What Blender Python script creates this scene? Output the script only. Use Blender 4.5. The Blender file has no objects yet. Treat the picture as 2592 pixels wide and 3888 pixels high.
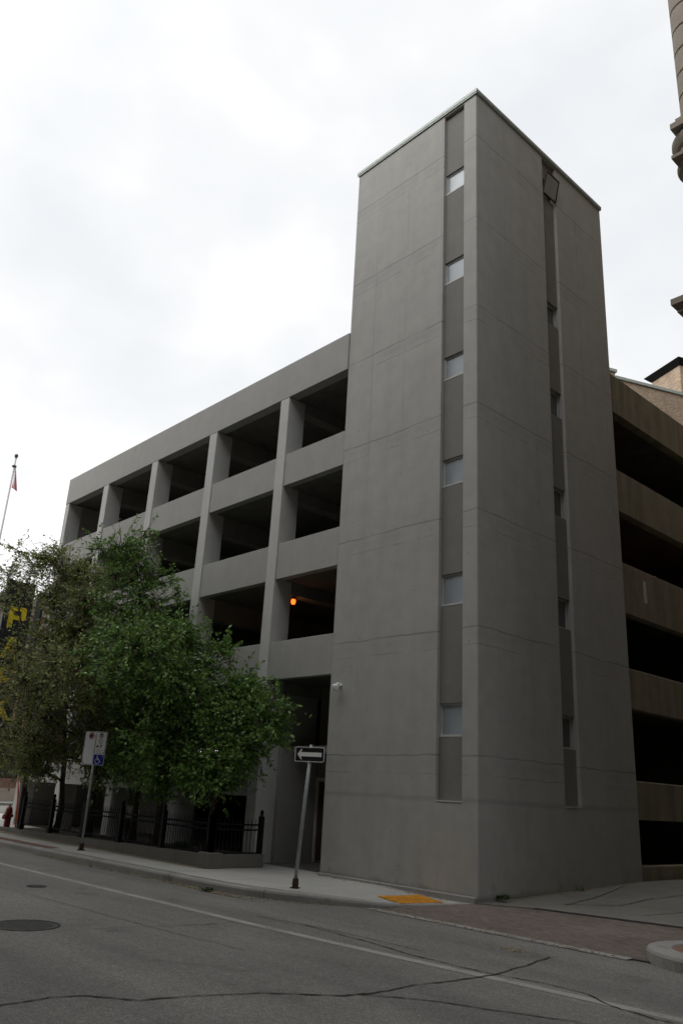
import bpy, bmesh, math, random
from mathutils import Vector, Matrix
R = math.radians
scene = bpy.context.scene
COL = scene.collection
random.seed(11)

# ------------------------------------------------------------------ camera
cam_d = bpy.data.cameras.new('camera')
cam = bpy.data.objects.new('camera', cam_d); COL.objects.link(cam)
cam_d.sensor_fit = 'VERTICAL'; cam_d.sensor_height = 36.0; cam_d.lens = 28.2
cam_d.clip_start = 0.1; cam_d.clip_end = 5000
right = Vector((0.68292465, 0.72854362, 0.05327401))
down = Vector((-0.20759776, 0.26348591, -0.94206069))
fwd = Vector((-0.70036925, 0.6322969, 0.33118505))
m = Matrix((right, -down, -fwd)).transposed().to_4x4()
m.translation = Vector((10.642, -13.750, 1.8))
cam.matrix_world = m
scene.camera = cam

# ------------------------------------------------------------------ world
SUN_EL, SUN_AZ = R(42), math.atan2(-0.08, -0.77)
w = bpy.data.worlds.new('World'); scene.world = w; w.use_nodes = True
nt = w.node_tree; nt.nodes.clear()
wo = nt.nodes.new('ShaderNodeOutputWorld'); bg = nt.nodes.new('ShaderNodeBackground')
sky = nt.nodes.new('ShaderNodeTexSky'); sky.sky_type = 'NISHITA'; sky.sun_disc = False
sky.sun_elevation = SUN_EL; sky.sun_rotation = SUN_AZ
tc = nt.nodes.new('ShaderNodeTexCoord')
mp = nt.nodes.new('ShaderNodeMapping'); mp.inputs['Scale'].default_value = (1, 1, 1.6)
n1 = nt.nodes.new('ShaderNodeTexNoise'); n1.inputs['Scale'].default_value = 1.5; n1.inputs['Detail'].default_value = 5; n1.inputs['Roughness'].default_value = .5
rp = nt.nodes.new('ShaderNodeValToRGB')
rp.color_ramp.elements[0].position = .34; rp.color_ramp.elements[0].color = (6.3, 6.55, 6.9, 1)
rp.color_ramp.elements[1].position = .74; rp.color_ramp.elements[1].color = (13.5, 13.4, 13.2, 1)
e_ = rp.color_ramp.elements.new(.52); e_.color = (8.1, 8.2, 8.3, 1)
mx = nt.nodes.new('ShaderNodeMix'); mx.data_type = 'RGBA'; mx.inputs['Factor'].default_value = .95
nt.links.new(tc.outputs['Generated'], mp.inputs['Vector']); nt.links.new(mp.outputs['Vector'], n1.inputs['Vector'])
sp_ = nt.nodes.new('ShaderNodeVectorMath'); sp_.operation = 'DOT_PRODUCT'; sp_.inputs[1].default_value = (-.80, -.30, -.45)
nt.links.new(tc.outputs['Generated'], sp_.inputs[0])
ma = nt.nodes.new('ShaderNodeMath'); ma.operation = 'MULTIPLY_ADD'; ma.inputs[1].default_value = .28
nt.links.new(sp_.outputs['Value'], ma.inputs[0]); nt.links.new(n1.outputs['Fac'], ma.inputs[2])
nt.links.new(ma.outputs[0], rp.inputs['Fac'])
nt.links.new(sky.outputs['Color'], mx.inputs[6]); nt.links.new(rp.outputs['Color'], mx.inputs[7])
# sky glow added round the veiled sun behind the camera to brighten the facade
gd = nt.nodes.new('ShaderNodeVectorMath'); gd.operation = 'DOT_PRODUCT'
gd.inputs[1].default_value = (math.sin(SUN_AZ)*math.cos(SUN_EL), math.cos(SUN_AZ)*math.cos(SUN_EL), math.sin(SUN_EL))
nt.links.new(tc.outputs['Generated'], gd.inputs[0])
gm = nt.nodes.new('ShaderNodeMath'); gm.operation = 'MAXIMUM'; gm.inputs[1].default_value = 0
gp = nt.nodes.new('ShaderNodeMath'); gp.operation = 'POWER'; gp.inputs[1].default_value = 4
gk = nt.nodes.new('ShaderNodeMath'); gk.operation = 'MULTIPLY'; gk.inputs[1].default_value = 13
nt.links.new(gd.outputs['Value'], gm.inputs[0]); nt.links.new(gm.outputs[0], gp.inputs[0]); nt.links.new(gp.outputs[0], gk.inputs[0])
ga = nt.nodes.new('ShaderNodeVectorMath'); ga.operation = 'ADD'
nt.links.new(mx.outputs[2], ga.inputs[0]); nt.links.new(gk.outputs[0], ga.inputs[1])
nt.links.new(ga.outputs[0], bg.inputs['Color']); bg.inputs['Strength'].default_value = .1
nt.links.new(bg.outputs['Background'], wo.inputs['Surface'])

# ------------------------------------------------------------------ sun
sl = bpy.data.lights.new('sun', 'SUN'); sl.energy = 1.5; sl.angle = R(45); sl.color = (1, .98, .95)
so = bpy.data.objects.new('sun', sl); COL.objects.link(so)
sd = Vector((math.sin(SUN_AZ) * math.cos(SUN_EL), math.cos(SUN_AZ) * math.cos(SUN_EL), math.sin(SUN_EL)))
so.rotation_euler = sd.to_track_quat('Z', 'Y').to_euler(); so.location = sd * 60

vs = scene.view_settings
scene.display_settings.display_device = 'sRGB'
vs.view_transform = 'Standard'; vs.look = 'None'; vs.gamma = 1; vs.use_curve_mapping = False
vs.exposure = 0.3
scene.cycles.max_bounces = 6; scene.cycles.diffuse_bounces = 4; scene.cycles.glossy_bounces = 3
scene.cycles.use_denoising = True

# ------------------------------------------------------------------ helpers
def tag(o, label=None, cat=None, group=None, kind=None):
    if label: o['label'] = label
    if cat: o['category'] = cat
    if group: o['group'] = group
    if kind: o['kind'] = kind
    return o

def empty(name, loc=(0, 0, 0), rz=0.0, label=None, cat=None, group=None):
    o = bpy.data.objects.new(name, None); COL.objects.link(o)
    o.empty_display_size = .2; o.location = loc; o.rotation_euler = (0, 0, rz)
    return tag(o, label, cat, group)

class MB:
    def __init__(s): s.v = []; s.f = []
    def add(s, vs_, fs):
        b = len(s.v); s.v += [tuple(p) for p in vs_]; s.f += [tuple(b + i for i in f) for f in fs]; return s
    def box(s, x0, x1, y0, y1, z0, z1):
        return s.add([(x0,y0,z0),(x1,y0,z0),(x1,y1,z0),(x0,y1,z0),(x0,y0,z1),(x1,y0,z1),(x1,y1,z1),(x0,y1,z1)],
                     [(0,3,2,1),(4,5,6,7),(0,1,5,4),(1,2,6,5),(2,3,7,6),(3,0,4,7)])
    def bevbox(s, x0, x1, y0, y1, z0, z1, c=.015):
        # vertical-edge and top chamfered box
        P = lambda d: [(x0+d,y0),(x1-d,y0),(x1,y0+d),(x1,y1-d),(x1-d,y1),(x0+d,y1),(x0,y1-d),(x0,y0+d)]
        ring0 = [(x,y,z0) for x,y in P(c)]; ring1 = [(x,y,z1-c) for x,y in P(c)]
        q = [(min(max(x,x0+c),x1-c),min(max(y,y0+c),y1-c),z1) for x,y in P(c)]
        n = 8; vs_ = ring0+ring1+q
        fs = [(i,(i+1)%n,n+(i+1)%n,n+i) for i in range(n)]+[(n+i,n+(i+1)%n,2*n+(i+1)%n,2*n+i) for i in range(n)]
        fs += [tuple(range(2*n,3*n)), tuple(reversed(range(n)))]
        return s.add(vs_, fs)
    def prism(s, poly, z0, z1):
        n = len(poly)
        return s.add([(x,y,z0) for x,y in poly]+[(x,y,z1) for x,y in poly],
            [tuple(reversed(range(n))), tuple(range(n,2*n))]+[(i,(i+1)%n,n+(i+1)%n,n+i) for i in range(n)])
    def plate(s, poly, y0, y1):      # polygon in x,z extruded along y (y0 front)
        n = len(poly)
        return s.add([(x,y0,z) for x,z in poly]+[(x,y1,z) for x,z in poly],
            [tuple(range(n)), tuple(reversed(range(n,2*n)))]+[((i+1)%n,i,n+i,n+(i+1)%n) for i in range(n)])
    def tube(s, path, rad, n=8, cap=True):
        path = [Vector(p) for p in path]; k = len(path)
        if not isinstance(rad, (list, tuple)): rad = [rad]*k
        b = len(s.v); up = Vector((.31,.17,.93))
        for i, p in enumerate(path):
            d = (path[min(i+1,k-1)]-path[max(i-1,0)]); d = d.normalized() if d.length > 1e-9 else Vector((0,0,1))
            a = d.cross(up if abs(d.dot(up)) < .95 else Vector((1,0,0))).normalized(); c = d.cross(a)
            for j in range(n):
                t = 2*math.pi*j/n; q = p+(a*math.cos(t)+c*math.sin(t))*rad[i]; s.v.append(tuple(q))
        for i in range(k-1):
            for j in range(n):
                s.f.append((b+i*n+j, b+i*n+(j+1)%n, b+(i+1)*n+(j+1)%n, b+(i+1)*n+j))
        if cap:
            s.f.append(tuple(b+j for j in reversed(range(n)))); s.f.append(tuple(b+(k-1)*n+j for j in range(n)))
        return s
    def lathe(s, prof, cx=0, cy=0, n=20):
        b = len(s.v); k = len(prof)
        for r, z in prof:
            for j in range(n):
                t = 2*math.pi*j/n; s.v.append((cx+r*math.cos(t), cy+r*math.sin(t), z))
        for i in range(k-1):
            for j in range(n):
                s.f.append((b+i*n+j, b+i*n+(j+1)%n, b+(i+1)*n+(j+1)%n, b+(i+1)*n+j))
        s.f.append(tuple(b+j for j in reversed(range(n)))); s.f.append(tuple(b+(k-1)*n+j for j in range(n)))
        return s
    def relief(s, org, ud, nd, us, vs_, depth):
        # wall of cells with depth(iu,iv); org, ud: u direction, nd: outward normal, v = z
        org, ud, nd = Vector(org), Vector(ud), Vector(nd); z = Vector((0,0,1))
        nu, nv = len(us)-1, len(vs_)-1
        D = [[depth(.5*(us[i]+us[i+1]), .5*(vs_[j]+vs_[j+1])) for j in range(nv)] for i in range(nu)]
        P = lambda u, v, d: org+ud*u+z*v-nd*d
        flip = ud.cross(z).dot(nd) < 0
        def q(a, b, c, d):
            k = len(s.v); s.v += [tuple(a),tuple(b),tuple(c),tuple(d)]
            s.f.append((k+3,k+2,k+1,k) if flip else (k,k+1,k+2,k+3))
        for i in range(nu):
            for j in range(nv):
                d = D[i][j]; u0,u1,v0,v1 = us[i],us[i+1],vs_[j],vs_[j+1]
                if d is not None: q(P(u0,v0,d),P(u1,v0,d),P(u1,v1,d),P(u0,v1,d))
                if i+1 < nu and D[i+1][j] is not None and d is not None and abs(D[i+1][j]-d) > 1e-6:
                    e = D[i+1][j]; q(P(u1,v0,d),P(u1,v0,e),P(u1,v1,e),P(u1,v1,d))
                if j+1 < nv and D[i][j+1] is not None and d is not None and abs(D[i][j+1]-d) > 1e-6:
                    e = D[i][j+1]; q(P(u0,v1,d),P(u1,v1,d),P(u1,v1,e),P(u0,v1,e))
        return s
    def build(s, name, mat, parent=None, smooth=False, recalc=False):
        me = bpy.data.meshes.new(name)
        off = Vector((0,0,0))
        me.from_pydata(s.v, [], s.f); me.materials.append(mat)
        if recalc:
            bm = bmesh.new(); bm.from_mesh(me); bmesh.ops.recalc_face_normals(bm, faces=bm.faces); bm.to_mesh(me); bm.free()
        if smooth:
            for p in me.polygons: p.use_smooth = True
        o = bpy.data.objects.new(name, me); COL.objects.link(o)
        if parent is not None: o.parent = parent
        return o
    def world(s, root):              # from world coordinates into an unrotated root's space
        l = root.location; s.v = [(x-l.x, y-l.y, z-l.z) for x,y,z in s.v]; return s

def text_mesh(txt, size, name, mat, parent, loc, bold=0.0, ext=.002, sx=1.0, align='CENTER'):
    # upright text in the local x-z plane facing -y
    cu = bpy.data.curves.new(name, 'FONT'); cu.body = txt; cu.size = size; cu.extrude = ext; cu.offset = bold
    cu.align_x = align; cu.align_y = 'CENTER'
    to = bpy.data.objects.new(name, cu); COL.objects.link(to)
    dg = bpy.context.evaluated_depsgraph_get()
    me = bpy.data.meshes.new_from_object(to.evaluated_get(dg))
    bpy.data.objects.remove(to)
    me.transform(Matrix.Rotation(R(90), 4, 'X') @ Matrix.Scale(sx, 4, (1,0,0)))
    me.materials.clear(); me.materials.append(mat)
    o = bpy.data.objects.new(name, me); COL.objects.link(o); o.parent = parent; o.location = loc
    return o

# ------------------------------------------------------------------ materials
class Mat:
    def __init__(s, name, rough=.8, spec=.3, metal=0):
        s.m = bpy.data.materials.new(name); s.m.use_nodes = True; s.t = s.m.node_tree
        s.b = s.t.nodes['Principled BSDF']; s.out = s.t.nodes['Material Output']
        s.b.inputs['Roughness'].default_value = rough; s.b.inputs['Specular IOR Level'].default_value = spec
        s.b.inputs['Metallic'].default_value = metal
        g = s.t.nodes.new('ShaderNodeNewGeometry'); s.pos = g.outputs['Position']; s.geo = g
    def n(s, t): return s.t.nodes.new(t)
    def l(s, a, b): s.t.links.new(a, b)
    def put(s, inp, v):
        if hasattr(v, 'is_output') or isinstance(v, bpy.types.NodeSocket): s.l(v, inp)
        else: inp.default_value = v
    def math(s, op, a, b=0.0, c=None, clamp=False):
        k = s.n('ShaderNodeMath'); k.operation = op; k.use_clamp = clamp
        s.put(k.inputs[0], a); s.put(k.inputs[1], b)
        if c is not None: s.put(k.inputs[2], c)
        return k.outputs[0]
    def noise(s, scale, detail=4, rough=.55, vec=None, stretch=None, dist=0):
        k = s.n('ShaderNodeTexNoise'); k.inputs['Scale'].default_value = scale; k.inputs['Detail'].default_value = detail
        k.inputs['Roughness'].default_value = rough; k.inputs['Distortion'].default_value = dist
        v = vec or s.pos
        if stretch:
            mpn = s.n('ShaderNodeMapping'); mpn.inputs['Scale'].default_value = stretch; s.l(v, mpn.inputs['Vector']); v = mpn.outputs[0]
        s.l(v, k.inputs['Vector']); return k.outputs['Fac']
    def ramp(s, f, stops):
        k = s.n('ShaderNodeValToRGB'); e = k.color_ramp.elements
        while len(e) < len(stops): e.new(.5)
        for el, (p, c) in zip(e, stops):
            el.position = p; el.color = (c, c, c, 1) if isinstance(c, (int, float)) else (*c, 1)
        s.l(f, k.inputs['Fac']); return k.outputs['Color']
    def mix(s, f, a, b, blend='MIX'):
        k = s.n('ShaderNodeMix'); k.data_type = 'RGBA'; k.blend_type = blend
        s.put(k.inputs[0], f)
        for i, v in ((6, a), (7, b)):
            if isinstance(v, tuple): k.inputs[i].default_value = (*v, 1) if len(v) == 3 else v
            else: s.l(v, k.inputs[i])
        return k.outputs[2]
    def col(s, v):
        if isinstance(v, tuple): s.b.inputs['Base Color'].default_value = (*v, 1)
        else: s.l(v, s.b.inputs['Base Color'])
        return s
    def bump(s, h, strength=.3, dist=.01):
        k = s.n('ShaderNodeBump'); k.inputs['Strength'].default_value = strength; k.inputs['Distance'].default_value = dist
        s.l(h, k.inputs['Height']); s.l(k.outputs[0], s.b.inputs['Normal']); return s
    def sep(s):
        k = s.n('ShaderNodeSeparateXYZ'); s.l(s.pos, k.inputs[0]); return k.outputs

def plain(name, c, rough=.6, spec=.3, metal=0, var=.12, scale=6):
    M = Mat(name, rough, spec, metal)
    f = M.noise(scale, 5)
    M.col(M.ramp(f, [(.3, tuple(x*(1-var) for x in c)), (.7, tuple(x*(1+var) for x in c))])); return M.m

def concrete(name, c, lines=True, stain=.16, bumps=.25, stk=.16):
    M = Mat(name, .9, .2)
    big = M.noise(.35, 5, .6); mid = M.noise(2.2, 6, .6); fine = M.noise(60, 3, .7)
    streak = M.noise(1.0, 5, .6, stretch=(2.6, 2.6, .22))
    base = M.mix(M.math('MULTIPLY', M.ramp(big, [(.3, 0), (.72, 1)]), 1), tuple(x*(1-stain*.8) for x in c), tuple(x*(1+stain*.5) for x in c))
    base = M.mix(.5, base, M.ramp(mid, [(.3, tuple(x*(1-stain) for x in c)), (.7, tuple(x*(1+stain*.7) for x in c))]))
    base = M.mix(stk, base, M.ramp(streak, [(.32, tuple(x*(1-stain*1.2) for x in c)), (.6, tuple(x*(1+stain*.6) for x in c))]))
    base = M.mix(.14, base, M.ramp(fine, [(.3, .25), (.7, .75)]), 'OVERLAY')
    h = M.math('ADD', M.math('MULTIPLY', fine, .35), M.math('MULTIPLY', mid, .6))
    if lines:
        x, y, z = M.sep()
        wob = M.math('MULTIPLY', M.math('SUBTRACT', M.noise(.9, 4, .65), .5), .16)
        zz = M.math('ADD', z, wob)
        def line(coord, period, off, wd):
            p = M.math('PINGPONG', M.math('SUBTRACT', coord, off), period/2)
            return M.math('SUBTRACT', 1, M.math('SMOOTH_MIN', M.math('DIVIDE', p, wd), 1, .1), clamp=True)
        brk = M.ramp(M.noise(.75, 3, .5), [(.34, .30), (.54, 1)])
        brk2 = M.ramp(M.noise(1.3, 3, .5, stretch=(1, 1, .5)), [(.40, 0.05), (.60, 1)])
        h1 = M.math('MULTIPLY', line(zz, 2.70, 10.79, .024), brk)
        h2 = M.math('MULTIPLY', line(zz, 2.70, 10.40, .018), brk2)
        soft = M.math('MULTIPLY', line(zz, 2.70, 10.62, .17), brk2)
        uw = M.math('ADD', M.math('ADD', x, y), M.math('MULTIPLY', wob, .12))
        v1 = M.math('MULTIPLY', line(uw, 1.22, .02, .015), M.ramp(M.noise(.6, 3, .5, stretch=(1.6, 1.6, .35)), [(.38, .08), (.56, 1)]))
        ln = M.math('MAXIMUM', h1, M.math('MAXIMUM', M.math('MULTIPLY', h2, .8), M.math('MULTIPLY', M.math('MULTIPLY', v1, .62), M.math('DIVIDE', M.math('SUBTRACT', z, 5.0), 6.0, clamp=True))))
        base = M.mix(M.math('MULTIPLY', ln, .82), base, tuple(x*.40 for x in c))
        bb = M.math('MULTIPLY', line(zz, 400, 1.80, .085), .45)
        base = M.mix(bb, base, tuple(x*.60 for x in c))
        gst = M.ramp(M.noise(1.7, 5, .65), [(.52, 0), (.72, 1)]); low = M.math('MULTIPLY', gst, M.math('SUBTRACT', 1, M.math('DIVIDE', z, 1.3), clamp=True))
        gb = M.math('MULTIPLY', M.math('SUBTRACT', 1, M.math('DIVIDE', z, M.math('ADD', .10, M.math('MULTIPLY', gst, .25))), clamp=True), .6)
        base = M.mix(gb, base, tuple(x*.45 for x in c))
        base = M.mix(M.math('MULTIPLY', low, .36), base, tuple(x*.55 for x in (c[0]*1.05, c[1], c[2]*.85)))
        base = M.mix(M.math('MULTIPLY', soft, .28), base, tuple(x*.7 for x in c))
        # small tie holes and pits
        vo = M.n('ShaderNodeTexVoronoi'); vo.inputs['Scale'].default_value = 2.3; M.l(M.pos, vo.inputs['Vector'])
        pit = M.math('LESS_THAN', vo.outputs['Distance'], .042)
        base = M.mix(M.math('MULTIPLY', pit, .75), base, tuple(x*.35 for x in c))
        h = M.math('SUBTRACT', h, M.math('MULTIPLY', ln, .8))
    M.col(base); M.bump(h, bumps, .008); return M.m

M_CON = concrete('tower_concrete', (.378, .374, .352), stain=.17)
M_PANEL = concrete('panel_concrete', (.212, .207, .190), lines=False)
M_SPAN = concrete('spandrel_concrete', (.345, .341, .322), lines=False, stain=.13)
M_COLM = concrete('column_concrete', (.49, .486, .468), lines=False, stain=.13)
M_RAMP = concrete('ramp_concrete', (.245, .217, .155), lines=False, stain=.42, stk=.40)
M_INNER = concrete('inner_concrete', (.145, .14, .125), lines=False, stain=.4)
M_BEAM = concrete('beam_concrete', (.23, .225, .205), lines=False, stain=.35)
M_FLASH = plain('flashing_metal', (.30, .33, .30), .45, .5, .3)
M_FRAME = plain('window_frame_metal', (.50, .51, .49), .5, .5, .1)
M_BROWN = plain('brown_frame', (.05, .028, .02), .5)
M_DARK = plain('dark_iron', (.008, .009, .010), .75, .12)
M_DOOR = plain('door_paint', (.065, .035, .025), .5)
M_GALV = plain('galvanised_steel', (.33, .36, .36), .42, .5, .35, var=.18, scale=14)
M_RUST = plain('rusty_base', (.05, .028, .02), .8)
M_SIGNB = plain('sign_black', (.012, .012, .013), .5, .4, var=.05)
M_SIGNW = plain('sign_white', (.88, .88, .87), .5, .4, var=.03)
M_SIGNG = plain('sign_grey_white', (.85, .88, .88), .5, .4, var=.04)
M_RED = plain('sign_red', (.28, .02, .015), .5)
M_GREEN = plain('sign_green', (.02, .17, .12), .5)
M_BLUE = plain('sign_blue', (.010, .030, .30), .5)
M_INK = plain('sign_ink', (.02, .02, .022), .6)
M_YEL = plain('sign_yellow', (.75, .58, .02), .5)
M_HYD = plain('hydrant_red', (.16, .012, .010), .5, .4)
M_ORANGE = plain('marker_orange', (.80, .11, .015), .5)
M_FLAGR = plain('flag_red', (.45, .02, .03), .8)
M_FLAGW = plain('flag_white', (.75, .75, .75), .8)
M_POLE = plain('pole_paint', (.42, .42, .43), .5, .4)
M_LAMPM = plain('lamp_housing', (.06, .06, .06), .5)
M_PAPER = plain('paper_notice', (.6, .6, .57), .7)
M_WEED = plain('weed_leaf', (.05, .10, .025), .7, var=.3)
M_LITTER = plain('dry_litter', (.25, .205, .13), .9, var=.3)
M_TYRE = plain('tyre_rubber', (.015, .015, .015), .8)
M_CARP = plain('car_paint', (.045, .05, .058), .3, .5)
M_CARP2 = plain('car_paint_silver', (.30, .31, .32), .3, .5, .3)

def glass(name, c, rough, spec=.8):
    M = Mat(name, rough, spec); f = M.noise(3, 4)
    M.col(M.ramp(f, [(.3, tuple(x*.85 for x in c)), (.7, tuple(x*1.1 for x in c))])); return M.m
M_FROST = glass('frosted_glass', (.25, .295, .325), .42, .5); M_FROST.node_tree.nodes['Principled BSDF'].inputs['IOR'].default_value = 2.3; M_FROST.node_tree.nodes['Principled BSDF'].inputs['Specular IOR Level'].default_value = .5
M_DIM = glass('dim_glass', (.085, .098, .100), .25, .6)
M_GLASS = glass('dark_glass', (.02, .025, .028), .04, .9)
M_MIRROR = glass('clear_glass', (.26, .29, .28), .03, 1.0)

def emit(name, c, s):
    M = Mat(name); M.b.inputs['Emission Color'].default_value = (*c, 1); M.b.inputs['Emission Strength'].default_value = s
    M.col(c); return M.m
M_LAMP = emit('orange_lamp_glow', (1.0, .12, .012), 2.6)

def asphalt():
    M = Mat('asphalt', .93, .22)
    agg = M.noise(48, 3, .85); fine = M.noise(16, 5, .7); big = M.noise(.30, 5, .6); tr = M.noise(.55, 5, .6, stretch=(.18, 1.4, 1))
    c = M.ramp(big, [(.3, (.145, .142, .130)), (.7, (.240, .233, .213))])
    c = M.mix(.55, c, M.ramp(tr, [(.34, (.108, .106, .101)), (.66, (.240, .233, .212))]))
    c = M.mix(.46, c, M.ramp(agg, [(.38, .08), (.52, .5), (.66, .96)]), 'OVERLAY')
    c = M.mix(.25, c, M.ramp(fine, [(.35, .2), (.65, .8)]), 'OVERLAY')
    pat = M.ramp(M.noise(1.1, 4, .6), [(.60, 0), (.72, 1)])
    c = M.mix(M.math('MULTIPLY', pat, .35), c, (.055, .052, .048))
    M.col(c); M.bump(M.math('ADD', agg, M.math('MULTIPLY', fine, .5)), .55, .006); return M.m
M_ASPH = asphalt()

def slabcon(name, c, px, py, offx=0, offy=0, jw=.012, dirt=(.16, .12, .075), dirt_amt=.3):
    M = Mat(name, .92, .2); x, y, z = M.sep()
    big = M.noise(.8, 5, .6); fine = M.noise(45, 3, .7)
    b = M.ramp(big, [(.3, tuple(k*.82 for k in c)), (.7, tuple(k*1.08 for k in c))])
    b = M.mix(.25, b, M.ramp(fine, [(.3, .2), (.7, .8)]), 'OVERLAY')
    d = M.ramp(M.noise(1.6, 5, .65), [(.55, 0), (.75, 1)])
    b = M.mix(M.math('MULTIPLY', d, dirt_amt), b, dirt)
    ln = None
    for co, per, o in ((x, px, offx), (y, py, offy)):
        if not per: continue
        p = M.math('PINGPONG', M.math('SUBTRACT', co, o), per/2)
        l_ = M.math('LESS_THAN', p, jw)
        ln = l_ if ln is None else M.math('MAXIMUM', ln, l_)
    if ln is not None: b = M.mix(M.math('MULTIPLY', ln, .65), b, tuple(k*.3 for k in c))
    M.col(b); M.bump(fine, .25, .005); return M.m
M_WALK = slabcon('sidewalk_concrete', (.42, .413, .385), 1.52, 0, .3, 0)
M_KERB = slabcon('kerb_concrete', (.30, .295, .275), 3.0, 0, .4, 0, dirt=(.07, .065, .055), dirt_amt=.7)
M_ALLEY = slabcon('alley_concrete', (.20, .194, .172), 0, 4.2, 0, 2.6, .015, dirt_amt=.35)
M_LOWW = slabcon('planter_concrete', (.15, .145, .13), 1.3, 0, .2, 0, .01)

def brickmat(name, c1, c2, mortar, bw, bh, rot=None, rough=.9, msize=.012, bias=0.0):
    M = Mat(name, rough, .15); k = M.n('ShaderNodeTexBrick')
    k.inputs['Color1'].default_value = (*c1, 1); k.inputs['Color2'].default_value = (*c2, 1); k.inputs['Mortar'].default_value = (*mortar, 1)
    k.inputs['Scale'].default_value = 1; k.inputs['Brick Width'].default_value = bw; k.inputs['Row Height'].default_value = bh
    k.inputs['Mortar Size'].default_value = msize; k.inputs['Bias'].default_value = bias
    v = M.pos
    if rot == 'wall':
        x, y, z = M.sep(); cb = M.n('ShaderNodeCombineXYZ'); M.l(M.math('ADD', x, y), cb.inputs[0]); M.l(z, cb.inputs[1]); v = cb.outputs[0]
    M.l(v, k.inputs['Vector'])
    big = M.noise(.5, 5, .6); fine = M.noise(9, 4, .7)
    c = M.mix(.35, k.outputs['Color'], M.ramp(big, [(.3, .25), (.7, .75)]), 'OVERLAY')
    c = M.mix(.35, c, M.ramp(fine, [(.3, .25), (.7, .75)]), 'OVERLAY')
    M.col(c); M.bump(k.outputs['Fac'], -.3, .01); return M.m
M_PAVER = brickmat('brick_paving', (.135, .108, .095), (.175, .140, .122), (.12, .11, .10), .2, .1, msize=.008)
M_PAVER2 = brickmat('red_brick_paving', (.24, .135, .095), (.19, .11, .08), (.12, .10, .09), .2, .1, msize=.008)
M_BRICK = brickmat('buff_brick', (.36, .27, .19), (.22, .15, .10), (.33, .30, .25), .24, .085, 'wall', msize=.010)
M_REDBR = brickmat('red_brick', (.20, .085, .055), (.15, .07, .05), (.2, .18, .16), .24, .085, 'wall')
M_STONE = brickmat('ashlar_stone', (.215, .170, .122), (.17, .130, .090), (.09, .075, .06), 1.3, .62, 'wall', msize=.018)
M_STONE2 = concrete('carved_stone', (.31, .275, .23), lines=False, stain=.25)
M_BEIGE = brickmat('beige_stone', (.36, .28, .20), (.31, .24, .17), (.2, .17, .13), .9, .4, 'wall')
M_OPP = brickmat('brown_brick', (.17, .12, .09), (.14, .10, .075), (.16, .14, .12), .24, .085, 'wall')

def paint(name, c, wear):
    M = Mat(name, .85, .25)
    f = M.noise(28, 6, .75); g = M.noise(3, 4, .6)
    a = M.math('ADD', M.math('MULTIPLY', f, .7), M.math('MULTIPLY', g, .4))
    k = M.ramp(a, [(wear-.07, 0), (wear+.10, 1)])
    agg = M.ramp(M.noise(75, 2, .8), [(.3, (.07, .068, .064)), (.7, (.15, .146, .137))])
    M.col(M.mix(k, agg, c)); return M.m
M_LINE = paint('road_paint', (.34, .33, .30), .46)

def crack_mat():
    M = Mat('tar_crack', .9, .2); f = M.noise(9, 4, .7)
    M.col(M.ramp(f, [(.35, (.022, .021, .020)), (.7, (.07, .068, .062))])); return M.m
M_CRACK = crack_mat()

def leafmat(name, stops, trans=.35):
    M = Mat(name, .42, .5)
    c = M.ramp(M.geo.outputs['Random Per Island'], stops); M.col(c)
    tr = M.n('ShaderNodeBsdfTranslucent'); M.l(c, tr.inputs['Color'])
    ms = M.n('ShaderNodeMixShader'); ms.inputs[0].default_value = trans
    M.l(M.b.outputs[0], ms.inputs[1]); M.l(tr.outputs[0], ms.inputs[2]); M.l(ms.outputs[0], M.out.inputs['Surface']); return M.m
M_LEAF = leafmat('elm_leaf', [(0, (.072, .145, .030)), (.45, (.135, .255, .052)), (.85, (.205, .355, .078)), (1, (.32, .49, .125))], .34)
M_LEAF2 = leafmat('pale_elm_leaf', [(0, (.17, .23, .07)), (.6, (.30, .36, .11)), (1, (.42, .48, .18))], .34)
M_SEED = leafmat('elm_seed', [(0, (.24, .195, .12)), (.6, (.37, .305, .20)), (1, (.48, .41, .27))], .4)
M_BARK = concrete('bark', (.075, .062, .050), lines=False, stain=.45, bumps=.9)
M_SOIL = concrete('soil', (.06, .05, .04), lines=False, stain=.4, bumps=.8)

# ------------------------------------------------------------------ ground, roads, walks
def sheet(name, poly, z, mat, kind='structure'):
    mb = MB(); zz = z if callable(z) else (lambda x, y: z)
    mb.add([(x, y, zz(x, y)) for x, y in poly], [tuple(range(len(poly)))])
    o = mb.build(name, mat); return tag(o, kind=kind)

tag(MB().add([(-1500,-1500,-.16),(1500,-1500,-.16),(1500,1500,-.16),(-1500,1500,-.16)], [(0,1,2,3)]).build('ground', M_ASPH), kind='structure')
sheet('road', [(-200,-13.0),(80,-13.0),(80,-2.28),(-200,-2.28)], -.15, M_ASPH)

def strip(name, outer, inner, zf, mat, div=10, kerb=None):
    mb = MB(); n = len(outer)
    for i in range(n):
        for k in range(div+1):
            t = k/div; x = outer[i][0]*(1-t)+inner[i][0]*t; y = outer[i][1]*(1-t)+inner[i][1]*t
            mb.v.append((x, y, zf(x, y)))
    for i in range(n-1):
        for k in range(div):
            a = i*(div+1)+k; mb.f.append((a, a+1, a+div+2, a+div+1))
    o = mb.build(name, mat, recalc=False)
    bm = bmesh.new(); bm.from_mesh(o.data)
    for f in bm.faces:
        f.normal_update()
        if f.normal.z < 0: f.normal_flip()
    bm.to_mesh(o.data); bm.free()
    return o

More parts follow.
